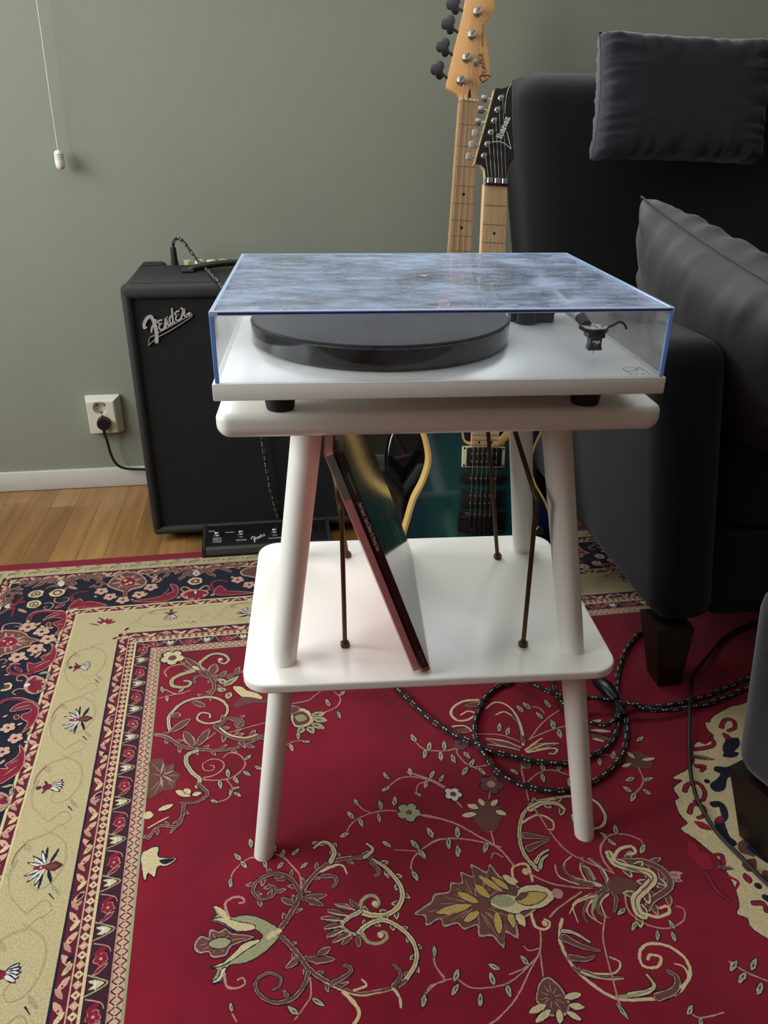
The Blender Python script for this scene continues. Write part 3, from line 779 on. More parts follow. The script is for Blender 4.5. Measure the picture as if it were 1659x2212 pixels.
oP 0 0 307 -2102 452 -2251 630 -2268 854 -2192 908 -2047 725 -1871 463 -1894
vE 12.1 0 631 -2208 380 -2040
vE 12.1 0 631 -2208 498 -1905
vE 12.1 0 631 -2208 648 -1833
vE 12.1 0 631 -2208 791 -1862
vE 12.1 0 631 -2208 890 -2049
vW 6.1 0 631 -2225 634 -2070
sP 4.9 3.1 550 -2254 403 -2416 308 -2334 383 -2210
sP 4.9 3.1 710 -2248 842 -2403 951 -2282 871 -2189
vP 8.3 0 234 -1961 310 -2034
vP 8.3 0 953 -1955 1050 -2026
sP 4.4 3.2 -502 -3127 -303 -2877 -135 -2780 -179 -2913
vP 10.3 0 -251 -3053 -336 -2702
vP 7.5 0 -283 -2712 -151 -2746
sP 9.4 5.6 1023 -2150 986 -2471 1123 -2594 1323 -2510
sE 6.3 3.1 1023 -2150 986 -2471 1123 -2594 1323 -2510
oE 0 0 1023 -2064 1158 -2357 1326 -2122 1566 -2052 1898 -1951 1563 -1924 1209 -1951
fP 0 0 1627 -2925 1830 -3104 2116 -3120 2087 -2561 1813 -2656 1668 -2733
fB 0 0 1673 -2909 1838 -3046 2113 -3063 2090 -2615 1825 -2710 1706 -2764
dP 3.6 0 -1516 -2288
dP 3.5 0 -715 -2043
dP 3.6 0 -428 -2253
dP 3.8 0 1445 -2683
dK 18.3 0 -2809 -2600
dT 16.6 0 -2809 -2600
dB 11.2 0 -2809 -2600
dT 7.1 0 -2809 -2600
dB 4.1 0 -2809 -2600
dK 18.3 0 -2356 -2574
dT 16.6 0 -2356 -2574
dB 10.6 0 -2356 -2574
dT 5.9 0 -2356 -2574
dK 17.7 0 -2773 -2166
dT 16 0 -2773 -2166
dB 10.8 0 -2773 -2166
dT 6.8 0 -2773 -2166
dB 4 0 -2773 -2166
sB 10.5 6.2 -2389 -2956 -2548 -3143 -2788 -3178 -3054 -3131 -3253 -3075
vB 12.4 0 -2673 -3127 -2940 -2868
vB 10.5 0 -2886 -3137 -3120 -2937
sB 7.9 4.2 -2374 -2868 -2524 -2882 -2635 -2797
sB 8.7 4.3 -2342 -2927 -2194 -3065 -2032 -3119 -1866 -3165
vB 9.1 0 -2281 -2940 -2036 -2861
vP 10.3 0 -2179 -2831 -1954 -2663
fW 0 0 -2425 -2995 -2363 -3115 -2267 -2959 -2326 -2827
sB 10.7 5.3 -3230 -2191 -3429 -2401 -3484 -2651 -3391 -2843 -3219 -2960
vB 8.9 0 -3462 -2697 -3140 -2731
sB 6.5 3 -3230 -2175 -3332 -2475 -3248 -2657 -3122 -2704
fW 0 0 -3365 -2133 -3302 -2249 -3181 -2168 -3219 -2050
sP 12.7 6.9 -3205 -2172 -3115 -2315 -3065 -2483
sE 9.8 4.6 -3205 -2172 -3115 -2315 -3065 -2483
sP 8.4 4.5 -3164 -2088 -3143 -1902 -3133 -1728
sE 5.6 2.5 -3164 -2088 -3143 -1902 -3133 -1728
vP 9.6 0 -3075 -2029 -2856 -1851
sB 7.8 3.9 -3226 -2082 -3340 -1969 -3411 -1851
vE 10.4 0 -3096 -2320 -2970 -2278
sP 3.2 2 -2365 -2347 -2350 -2190 -2212 -2142 -2076 -2209 -2096 -2332 -2198 -2331
sP 3.1 2 -2558 -2169 -2420 -2173 -2348 -2044 -2433 -1902 -2540 -1995 -2474 -2040
vP 12.3 0 -2307 -1937 -2107 -2095
vE 6.2 0 -2271 -1963 -2139 -2068
sP 11.1 8.3 -2754 -1575 -2731 -1757 -2603 -1851 -2360 -1831 -2138 -1790
sE 7.8 5.5 -2745 -1588 -2720 -1741 -2598 -1828 -2356 -1807 -2134 -1767
oE 0 0 -2468 -1488 -2358 -1702 -2156 -1800 -2026 -1690 -1993 -1432 -1994 -1193 -2056 -1011 -2144 -899 -2089 -1136 -2185 -1272 -2240 -1367 -2154 -1412 -2064 -1479 -2236 -1572 -2351 -1552
vP 3.3 0 -2409 -1549 -2142 -1715
vP 2.7 0 -2153 -1310 -2033 -1292
rS 17.5 0 -2718 -1294
rS 16.6 0 -2409 -1082
rS 16.7 0 -2236 -796
rS 16.8 0 -2411 -495
rS 16.9 0 -2708 -262
vS 6.9 0 -2582 -1331 -2488 -1425
vS 6.8 0 -2283 -1172 -2207 -1218
vS 6.8 0 -2366 -1185 -2479 -1316
vS 6.3 0 -2486 -260 -2409 -332
vS 6.4 0 -2287 -483 -2199 -365
vS 6.7 0 -2582 -198 -2484 -158
vS 6.1 0 -2809 -14 -2731 -83
vS 6.5 0 -2800 -1552 -2722 -1449
oM 0 0 -2372 -1343 -2325 -1408 -2272 -1328 -2312 -1226
vS 6.1 0 -2078 -869 -1995 -988
vS 6 0 -2088 -706 -1987 -617
fP 0 0 -3260 -1191 -3101 -1245 -2859 -1180 -2696 -1051 -2619 -929 -2395 -786 -2532 -699 -2530 -592 -2668 -547 -2827 -414 -2966 -383 -3069 -361
fB 0 0 -3250 -1148 -3092 -1201 -2858 -1138 -2708 -1018 -2632 -904 -2442 -793 -2557 -729 -2559 -629 -2688 -589 -2840 -455 -2976 -430 -3080 -407
vP 6.6 0 -2929 -799 -2702 -969
vP 6.6 0 -2929 -799 -2628 -787
vP 6.6 0 -2948 -801 -2689 -629
vP 6.6 0 -2986 -807 -2958 -1111
vP 6.6 0 -2986 -807 -2862 -491
vP 6.6 0 -3052 -851 -3123 -1171
vP 6.6 0 -3036 -781 -2979 -443
oE 0 0 -3178 -836 -3083 -992 -2928 -968 -2809 -814 -2847 -679 -3004 -636 -3137 -656
dT 3.1 0 -3090 -856
dT 3 0 -2948 -801
dT 2.5 0 -2990 -741
oE 0 0 -2160 -643 -2049 -500 -1986 -262 -2003 -42 -2092 168 -2241 267 -2380 276 -2459 76 -2462 -48 -2344 7 -2196 -71 -2260 -201 -2131 -316 -2100 -475
vP 3.3 0 -2351 153 -2053 -81
vP 2.9 0 -2214 -168 -2062 -338
sP 8.4 5.1 -2341 294 -2553 292 -2730 217 -2797 86 -2746 -35 -2624 -17
sE 5.6 2.8 -2342 287 -2554 286 -2725 206 -2783 88 -2736 -9 -2630 7
vP 9.2 0 -2511 238 -2694 40
vE 5.5 0 -2533 217 -2671 62
vP 7.2 0 -2379 -177 -2288 -372
sP 3.2 2 -2331 526 -2452 355 -2571 354 -2554 486 -2459 506
sP 3 2 -2368 767 -2475 745 -2565 822 -2490 917
oP 0 0 -2357 428 -2215 402 -2053 556 -2020 740 -2082 906 -2237 911 -2386 713
vE 10.2 0 -2321 660 -2243 439
vE 10.2 0 -2321 660 -2100 549
vE 10.2 0 -2318 675 -2042 674
vE 10.2 0 -2315 690 -2051 815
vE 10.1 0 -2312 705 -2137 901
dW 5.3 0 -2348 656
dK 13.3 0 -2719 646
dT 12 0 -2719 646
dB 7.5 0 -2719 646
sP 3.2 1.9 -3197 -1182 -3223 -1398 -3115 -1483 -2908 -1452 -2870 -1345 -2992 -1356
vO 6.9 0 -2199 339 -2021 306
vO 6.8 0 -2005 356 -2027 507
vO 6.5 0 -2087 894 -1991 767
vP 5.6 0 -2944 33 -2848 -14
vP 5.5 0 -2836 276 -2735 291
sP 2.9 1.7 -3032 -197 -2950 -231 -2880 -158 -2932 -73
sP 8.5 6.3 -2735 1122 -2599 1034 -2398 1035 -2144 1182 -2017 1358
sE 5.7 3.4 -2735 1122 -2598 1041 -2393 1058 -2140 1205 -2026 1357
oE 0 0 -2491 1364 -2409 1192 -2219 1142 -2039 1313 -1992 1537 -2026 1770 -2124 1921 -2168 1953 -2121 1722 -2242 1595 -2261 1482 -2156 1436 -2132 1334 -2266 1349
vP 2.8 0 -2448 1321 -2159 1223
rS 12.7 0 -2427 1796
rS 12.8 0 -2249 2083
rS 12.4 0 -2383 2388
vS 4.9 0 -2581 1510 -2505 1459
vS 4.8 0 -2290 1756 -2210 1708
oM 0 0 -2396 1503 -2325 1486 -2294 1574 -2355 1592
vS 4.6 0 -2085 2031 -2003 1906
vS 4.6 0 -2090 2171 -2012 2246
oE 0 0 -2148 2257 -2028 2436 -1985 2690 -2012 2867 -2108 2995 -2277 3115 -2351 2792 -2210 2802 -2273 2699 -2173 2601 -2102 2455
vP 2.3 0 -2253 2961 -2079 2758
vP 2.2 0 -2231 2705 -2091 2608
vP 6.2 0 -2366 2684 -2300 2576
oP 0 0 -2232 3313 -2079 3395 -2033 3571 -2150 3667
vE 6.6 0 -2181 3491 -2092 3425
vE 6.6 0 -2181 3491 -2057 3536
vO 5 0 -2224 3194 -2041 3178
vO 5 0 -2041 3217 -2059 3382
vO 4.8 0 -2041 3570 -2121 3712
dK 11.8 0 -2846 640'''
LOGO=[(6.7, 8.4, [1.3, 31.3, 1.6, 39.0, 5.9, 47.5, 11.6, 53.4, 17.7, 55.4, 21.2, 49.7, 23.3, 42.8, 25.1, 33.3, 25.8, 21.1, 24.9, 8.1, 23.5, -0.2]), (3.4, 2.5, [3.8, 30.4, 6.5, 32.5]), (3.7, 4.2, [30.1, 46.5, 24.3, 40.2, 18.3, 32.6, 15.2, 22.3]), (3.2, 3.2, [40.4, 47.4, 34.1, 45.6, 31.4, 42.2, 35.1, 39.1, 39.8, 39.7, 33.8, 35.2, 32.8, 30.5, 36.0, 25.7, 41.3, 27.3, 45.0, 33.7, 48.1, 49.9]), (3.4, 3.4, [48.1, 49.9, 47.3, 39.6, 48.0, 30.1]), (3.7, 3.4, [46.9, 30.2, 52.7, 53.3, 52.5, 43.0, 53.6, 34.7, 57.7, 37.7]), (3.2, 3.2, [63.8, 51.3, 60.9, 55.6, 58.0, 49.7, 58.1, 41.1, 61.1, 38.4, 64.1, 42.7]), (3.9, 3.4, [65.0, 70.9, 64.4, 56.4, 64.6, 42.7, 67.9, 42.6]), (3.2, 3.2, [79.5, 66.5, 72.3, 63.5, 69.8, 60.2, 73.3, 57.1, 79.0, 59.1, 72.6, 54.5, 70.5, 48.6, 73.7, 45.5, 79.0, 47.5, 82.5, 52.6, 86.2, 61.1]), (3.7, 3.4, [84.8, 72.2, 88.0, 69.1, 86.2, 59.4, 82.2, 49.2]), (3.7, 3.0, [87.2, 65.3, 91.9, 69.6, 90.1, 60.1, 90.8, 54.5, 94.7, 55.7, 96.5, 60.0]), (7.6, 7.6, [101.4, 59.2, 102.0, 58.8]), (1.2, 1.2, [29.4, 19.3, 54.5, 31.7, 81.4, 45.7, 102.7, 55.6]), (1.2, 1.2, [29.0, 10.6, 53.4, 22.2, 80.6, 38.0, 102.3, 51.3, 106.2, 54.6, 106.8, 58.9]), (1.2, 1.2, [20.3, 13.9, 9.0, 7.8, 7.1, -2.8, 4.4, -8.9, 10.6, -3.4, 19.2, 3.4])]
CAB_A=[(0.0192, 0.4349, 0.015), (0.0226, 0.4081, 0.015), (0.0389, 0.375, 0.015), (0.0611, 0.3289, 0.015), (0.0858, 0.289, 0.015), (0.1092, 0.2631, 0.015), (0.1377, 0.2379, 0.015), (0.1611, 0.2183, 0.015), (0.1956, 0.2002, 0.015), (0.2253, 0.1867, 0.015), (0.2646, 0.1777, 0.015), (0.2943, 0.1812, 0.015), (0.3377, 0.1965, 0.015), (0.3629, 0.2149, 0.015), (0.386, 0.2446, 0.015), (0.4025, 0.2811, 0.015), (0.4094, 0.3256, 0.015), (0.4005, 0.375, 0.015), (0.3841, 0.4179, 0.015), (0.3451, 0.4495, 0.015), (0.3006, 0.458, 0.015), (0.2566, 0.4254, 0.015), (0.2393, 0.389, 0.015), (0.212, 0.3805, 0.015), (0.1832, 0.3558, 0.015), (0.1581, 0.3182, 0.015), (0.1424, 0.2772, 0.015), (0.1385, 0.241, 0.015), (0.1445, 0.209, 0.015), (0.1545, 0.174, 0.015), (0.177, 0.1477, 0.015), (0.2067, 0.1297, 0.015), (0.234, 0.1226, 0.015), (0.2643, 0.1237, 0.015), (0.3047, 0.1358, 0.015), (0.3426, 0.1597, 0.015), (0.3728, 0.1898, 0.015), (0.3982, 0.2346, 0.015), (0.413, 0.2753, 0.015), (0.4234, 0.3285, 0.015), (0.4414, 0.3746, 0.015), (0.4725, 0.4273, 0.015), (0.5138, 0.4788, 0.015), (0.5762, 0.5327, 0.015)]
CAB_B=[(0.3308, 0.4145, 0.019), (0.3144, 0.3764, 0.019), (0.3093, 0.3435, 0.019), (0.3103, 0.3065, 0.019), (0.3256, 0.2651, 0.019), (0.3447, 0.2519, 0.019), (0.363, 0.2453, 0.019), (0.3815, 0.2533, 0.019), (0.4003, 0.2724, 0.019), (0.4167, 0.2923, 0.019), (0.4392, 0.2963, 0.019), (0.4622, 0.2895, 0.019), (0.5061, 0.2899, 0.019), (0.5747, 0.3025, 0.019), (0.6304, 0.3214, 0.019), (0.7149, 0.3542, 0.019)]
CAB_C=[(0.2301, 0.4001, 0.017), (0.2476, 0.3829, 0.017), (0.2617, 0.3665, 0.017), (0.2847, 0.3398, 0.017), (0.3063, 0.3208, 0.017), (0.327, 0.3089, 0.017), (0.366, 0.3051, 0.017), (0.3939, 0.2969, 0.017), (0.4104, 0.2844, 0.017), (0.4213, 0.2807, 0.017), (0.4361, 0.2792, 0.017), (0.4543, 0.2719, 0.017), (0.4971, 0.2711, 0.017), (0.5641, 0.282, 0.017), (0.6175, 0.2979, 0.017), (0.6987, 0.327, 0.017)]
CAB_D=[(0.805, 0.5155, 0.0125), (0.75, 0.4922, 0.0125), (0.7069, 0.4683, 0.0125), (0.6392, 0.4102, 0.0125), (0.5908, 0.3644, 0.0125), (0.5637, 0.3286, 0.0125), (0.5501, 0.3067, 0.0125), (0.5265, 0.2644, 0.0125), (0.5058, 0.2243, 0.0125), (0.4815, 0.1752, 0.0125), (0.4617, 0.1326, 0.0125), (0.4513, 0.1019, 0.0125), (0.4439, 0.0722, 0.0125), (0.4419, 0.0212, 0.0125), (0.4529, -0.0278, 0.0125), (0.4655, -0.0738, 0.0125), (0.4789, -0.1067, 0.0125)]
# ------------------------------------------------------------------ the room
def struct(o): o['kind'] = 'structure'; return o
b = B(); b.box(XL-.1, XR+.1, YF-.1, YW+.1, -.05, -.0008); FLOOR = struct(b.build('floor', M['oak_base'], smooth=0))
# three-strip oak: the strips in the open stretch between rug and wall are laid one by one
def strips():
    x = -1.62; row = 0; meshes = {}
    while x < 1.5:
        wd = .064; y = .84+(row*.137) % .36-.30
        while y < YW-.012:
            ln = (.31, .42, .36, .48)[(row*3+int(y*7)) % 4]; y0 = max(y, .84); y1 = min(y+ln, YW-.011)
            if y1-y0 > .02:
                q = B(); q.box(x+.0002, x+wd-.0002, y0+.0002, y1-.0002, -.0008, 0, r=.0003, seg=1)
                q.build('oak_strip', M['oaks'][(row*5+int(y*11)) % 4], FLOOR, smooth=0)
            y += ln
        x += wd; row += 1
strips()
def wall_with_hole(name, axis, at, a0, a1, z1, hole, t):
    q = B(); h0, h1, g0, g1 = hole
    for (u0, u1, w0, w1) in ((a0, h0, 0, z1), (h1, a1, 0, z1), (h0, h1, 0, g0), (h0, h1, g1, z1)):
        if axis == 'y': q.box(u0, u1, at, at+t, w0, w1)
        else: q.box(at-t, at, u0, u1, w0, w1)
    return struct(q.build(name, M['wall'], smooth=0))
wall_with_hole('wall_back', 'y', YW, XL-.2, XR+.2, ZC, WB, .2)
wall_with_hole('wall_left', 'x', XL, YF, YW, ZC, WL, .2)
b = B(); b.box(XR, XR+.1, YF, YW, 0, ZC); struct(b.build('wall_right', M['warm_wall'], smooth=0))
b = B(); b.box(XL-.1, XR+.1, YF-.1, YF, 0, ZC); struct(b.build('wall_front', M['warm_wall'], smooth=0))
b = B(); b.box(XL-.2, XR+.2, YF-.1, YW+.2, ZC, ZC+.1); struct(b.build('ceiling', M['ceiling'], smooth=0))
b = B(); b.box(XL, XR, YW-.011, YW, 0, .058, r=.003, seg=2)
b.build('baseboard_back', M['skirting']); struct(bpy.data.objects['baseboard_back'])
b = B(); b.box(XL, XL+.011, YF, YW-.011, 0, .058, r=.003, seg=2); b.build('baseboard_left', M['skirting']); struct(bpy.data.objects['baseboard_left'])
def window(name, axis, at, hole):
    h0, h1, g0, g1 = hole; q = B(); f = .05
    segs = [(h0, h1, g0, g0+f), (h0, h1, g1-f, g1), (h0, h0+f, g0+f, g1-f), (h1-f, h1, g0+f, g1-f), ((h0+h1)/2-.03, (h0+h1)/2+.03, g0+f, g1-f)]
    for u0, u1, w0, w1 in segs:
        if axis == 'y': q.box(u0, u1, at+.06, at+.12, w0, w1, r=.004, seg=1)
        else: q.box(at-.12, at-.06, u0, u1, w0, w1, r=.004, seg=1)
    o = struct(q.build(name, M['white_paint'])); m = (h0+h1)/2
    for u0, u1 in ((h0+f, m-.03), (m+.03, h1-f)):
        q = B()
        if axis == 'y': q.box(u0, u1, at+.088, at+.092, g0+f, g1-f)
        else: q.box(at-.092, at-.088, u0, u1, g0+f, g1-f)
        q.build('pane', M['pane'], o, smooth=0)
    q = B()
    if axis == 'y': q.box(h0-.02, h1+.02, at-.03, at+.06, g0-.025, g0, r=.006, seg=2)
    else: q.box(at-.06, at+.03, h0-.02, h1+.02, g0-.025, g0, r=.006, seg=2)
    q.build('sill', M['white_paint'], o)
M['pane'] = clear('window_glass', (.97, .98, .98), 1.3)
window('window_1', 'y', YW, WB); window('window_2', 'x', XL, WL)
# ------------------------------------------------------------------ the rug
RO = Vector((-.4154, .5744)); RU = Vector((1, .017)); RV = Vector((.050, -1.0)); RZ = .0095
def rp(a, bb, dz=0): p = RO+RU*a+RV*bb; return Vector((p.x, p.y, RZ+dz))
FA, FB = 1.75, 1.62                                           # size of the red field
LO = dict(t=.018, n=.050, d=.065, c=.085, m=.181, v=.203, w=.345, x=.366, e=.385, R=.413)   # band edges, left and right
TO = dict(t=.018, n=.044, d=.057, c=.076, m=.164, v=.182, w=.315, x=.338, e=.372, R=.402)   # the same, at top and bottom
rug = thing('oriental_rug', 'large red oriental rug with navy and cream floral borders under the record stand', 'rug', tuple(rp(.9, .8, -RZ)))
b = B(); L_, T_ = LO['R'], TO['R']
cs = [rp(-L_, -T_, -.0006), rp(FA+L_, -T_, -.0006), rp(FA+L_, FB+T_, -.0006), rp(-L_, FB+T_, -.0006)]
b.hexa([Vector((p.x, p.y, .0006)) for p in cs][::-1], cs[::-1]); b.build('rug_backing', PM['E'], rug, smooth=0)
def ring(name, key, i, o, dz):
    q = B(); l0, t0 = (LO[i], TO[i]) if i else (0, 0); l1, t1 = LO[o], TO[o]
    I = [(-l0, -t0), (FA+l0, -t0), (FA+l0, FB+t0), (-l0, FB+t0)]; U = [(-l1, -t1), (FA+l1, -t1), (FA+l1, FB+t1), (-l1, FB+t1)]
    for k in range(4):
        j = (k+1) % 4; q.poly([rp(*I[k], dz), rp(*I[j], dz), rp(*U[j], dz), rp(*U[k], dz)])
    q.build(name, PM[key], rug, smooth=0)
q = B(); q.poly([rp(0, 0), rp(FA, 0), rp(FA, FB), rp(0, FB)]); q.build('red_field', PM['F'], rug, smooth=0)
ring('lattice_band', 'S', None, 't', 0); ring('navy_guard_band', 'D', 't', 'n', 0); ring('diamond_band', 'M', 'n', 'd', 0); ring('rose_guard_band', 'M', 'd', 'c', 0)
ring('cream_band', 'G', 'c', 'm', 0); ring('rose_guard_band', 'M', 'm', 'v', 0); ring('navy_band', 'N', 'v', 'w', 0); ring('rose_guard_band', 'M', 'w', 'x', 0)
ring('cream_edge_band', 'G', 'x', 'e', 0); ring('red_edge_band', 'E', 'e', 'R', 0)
PAT = {}; ZI = [0]
def pat(k):
    if k not in PAT: PAT[k] = B()
    return PAT[k]
def nz(): ZI[0] += 1; return .00025+ZI[0]*2.5e-7
def place_z(z): return lambda a, bb: rp(a, bb, z)
def pstroke(k, pts, w0, w1, pl=None, sm=4, jit=.13):
    ln = sum((Vector(b_)-Vector(a_)).length for a_, b_ in zip(pts, pts[1:])); n_ = max(1, len(pts)-1)
    if len(pts) > 2: sm = max(2, min(9, round(ln/n_/.0035)))
    else: sm = max(2, min(30, round(ln/.004)))
    z = nz(); f = pl or (lambda x, y: (x, y)); h = max(w0, w1)/2; strip(pat(k), pts, w0, w1, lambda x, y: rp(*f(x, y), z), smooth=sm, jit=min(.3, .00055/max(h, .0005)))
def ragged(pts, step=.0035, am=.00045):
    o = []
    for i, p in enumerate(pts):
        p = Vector(p); q = Vector(pts[(i+1) % len(pts)]); d = q-p; n = max(1, round(d.length/step)); nn = Vector((-d.y, d.x)).normalized() if d.length > 1e-9 else Vector((0, 0))
        for k in range(n): o.append(tuple(p+d*k/n+(nn*random.uniform(-am, am))))
    return o
def rounded(P, n=3):
    o = []
    for i in range(len(P)):
        a, b_, c, d = (Vector(P[(i+j) % len(P)]) for j in (-1, 0, 1, 2))
        for k in range(n):
            t = k/n; o.append(tuple(.5*((2*b_)+(c-a)*t+(2*a-5*b_+4*c-d)*t*t+(3*b_-a-3*c+d)*t*t*t)))
    return o
def pfill(k, pts, pl=None):
    z = nz(); f = pl or (lambda x, y: (x, y)); pat(k).poly([rp(*f(x, y), z) for x, y in ragged(pts)])
def leaf(k, p, q, wd, pl=None, blunt=.5):
    d = Vector(q)-Vector(p); n = Vector((-d.y, d.x)).normalized() if d.length else Vector((0, 1)); P = []
    S = ((0, 0), (.15, .55), (.4, 1), (.7, .85), (.9, .45), (1, .06))
    for t, s in S: P.append(tuple(Vector(p)+d*t+n*wd/2*s*random.uniform(.9, 1.1)))
    for t, s in S[::-1][:-1]: P.append(tuple(Vector(p)+d*t-n*wd/2*s*random.uniform(.9, 1.1)))
    pfill(k, P, pl)
def disc(k, c, r, pl=None, n=10, wob=.12):
    pfill(k, [(c[0]+r*math.cos(6.2832*i/n)*random.uniform(1-wob, 1+wob), c[1]+r*math.sin(6.2832*i/n)*random.uniform(1-wob, 1+wob)) for i in range(n)], pl)
def rosette(k, c, r, n=5, pl=None, rim='K', eye='M'):
    if rim:
        for i in range(n): a = 6.2832*i/n+.3; disc(rim, (c[0]+math.cos(a)*r*.6, c[1]+math.sin(a)*r*.6), r*.54, pl, 7)
    for i in range(n): a = 6.2832*i/n+.3; disc(k, (c[0]+math.cos(a)*r*.6, c[1]+math.sin(a)*r*.6), r*.42, pl, 7)
    disc(eye, c, r*.2, pl, 6)
# the drawing of the field, in tenths of a millimetre from the field's corner
for ln in RUG.split('\n'):
    t = ln.split(); kd, k = t[0][0], t[0][1]; w0, w1 = float(t[1])/1000, float(t[2])/1000; v = [int(s)/10000 for s in t[3:]]; P = list(zip(v[::2], v[1::2]))
    if kd == 's':
        big = max(w0, w1) > .0055
        ln_ = sum((Vector(b_)-Vector(a_)).length for a_, b_ in zip(P, P[1:]))
        if k in 'BT' and max(w0, w1) > .0062 and ln_ > .06 and len(P) > 3:      # feathery acanthus lobes along the scroll
            Q = [q_.to_2d() for q_ in crom([(x, y, 0) for x, y in P], 6)]; acc = 0; sd_ = 1
            for a_, b_ in zip(Q, Q[1:]):
                acc += (b_-a_).length
                if acc > .0125:
                    acc = 0; sd_ = -sd_; d_ = (b_-a_).normalized(); n_ = Vector((-d_.y, d_.x))*sd_; h_ = max(w0, w1)
                    e_ = a_+(d_*.75+n_*.85)*h_*random.uniform(1.6, 2.1)*(1 if k == 'B' else .8)
                    leaf('K', tuple(a_), tuple(e_+(e_-a_).normalized()*.001), h_*1.1); leaf('P' if k == 'B' else 'T', tuple(a_), tuple(e_), h_*.9); leaf('B', tuple(a_), tuple(a_.lerp(e_, .85)), h_*.55)
        if big: pstroke('K', P, w0+.0028, w1+.0024, jit=.08)
        if k == 'B':
            pstroke('P', P, w0, w1); pstroke('B', P, w0*.72, w1*.6)
        elif k == 'T' and big: pstroke('T', P, w0, w1); pstroke('B', P, w0*.16, w1*.12)
        elif k == 'O' and big: pstroke('T', P, w0, w1); pstroke('O', P, w0*.66, w1*.5)
        else: pstroke(k, P, w0, w1)
    elif kd == 'v':
        d = Vector(P[1])-Vector(P[0]); e = d.normalized()*.0012 if d.length else d
        leaf('K', tuple(Vector(P[0])-e), tuple(Vector(P[1])+e), w0+.0024)
        if k == 'O': leaf('T', P[0], P[1], w0); leaf('O', P[0], tuple(Vector(P[1])-e), w0*.75); leaf('K', tuple(Vector(P[0])+d*.25), tuple(Vector(P[0])+d*.6), w0*.22)
        elif k == 'B': leaf('P', P[0], P[1], w0); leaf('B', P[0], tuple(Vector(P[1])-e), w0*.72)
        else: leaf(k, P[0], P[1], w0)
    elif kd == 'f':
        P = rounded(P)
        if k in 'OTPY' and len(P) > 12: pstroke('K', P+P[:1], .0026, .0026)
        pfill(k, P)
        if k == 'B' and len(P) > 24:
            c_ = sum((Vector(p) for p in P), Vector((0, 0)))/len(P)
            for p in P[::3]: pstroke('P', [tuple(c_.lerp(Vector(p), .3)), tuple(c_.lerp(Vector(p), .8))], .0012, .0006)
    elif kd == 'o':
        P = rounded(P); pfill(k, P); pstroke('P', P+P[:1], .0017, .0017)
        c_ = sum((Vector(p) for p in P), Vector((0, 0)))/len(P); pstroke('M', [tuple(c_.lerp(Vector(p), .62)) for p in P[:len(P)//2+1]], .0014, .0008, sm=3)
    elif kd == 'd': disc(k, P[0], w0)
    elif kd == 'r': rosette(k, P[0], w0)
# borders: side maps (along, t) with t from 0 (inner edge) to 1 (outer edge) of a band
def side_top(i, o): return lambda s, t: (s, -(TO[i]+(TO[o]-TO[i])*t))
def side_left(i, o): return lambda s, t: (-(LO[i]+(LO[o]-LO[i])*t), s)
SIDES = ((side_top, 1.25, 'T'), (side_left, 1.0, 'L'))
def line_at(key, name, wd):
    for (k0, k1) in (('L', 0), ('T', 1)):
        pass
    l, t = LO[name], TO[name]; pts = [(-l, FB), (-l, -t), (FA, -t)]
    for p, q_ in ((pts[0], pts[1]), (pts[1], pts[2])):
        z = nz(); d = (Vector(q_)-Vector(p)).normalized(); n = Vector((-d.y, d.x))*wd/2; k = 60
        for i in range(k):
            a = Vector(p).lerp(Vector(q_), i/k); c = Vector(p).lerp(Vector(q_), (i+1)/k); pat(key).poly([rp(*(a+n), z), rp(*(c+n), z), rp(*(c-n), z), rp(*(a-n), z)])
LO['0'] = 0; TO['0'] = 0
ZI[0] = 0
for nm, k, wd in (('0', 'O', .004), ('t', 'P', .0022), ('n', 'T', .004), ('d', 'S', .002), ('c', 'K', .003), ('m', 'T', .004), ('v', 'T', .0045), ('w', 'T', .004), ('x', 'K', .002), ('e', 'S', .002)): line_at(k, nm, wd)
ZI[0] = 40
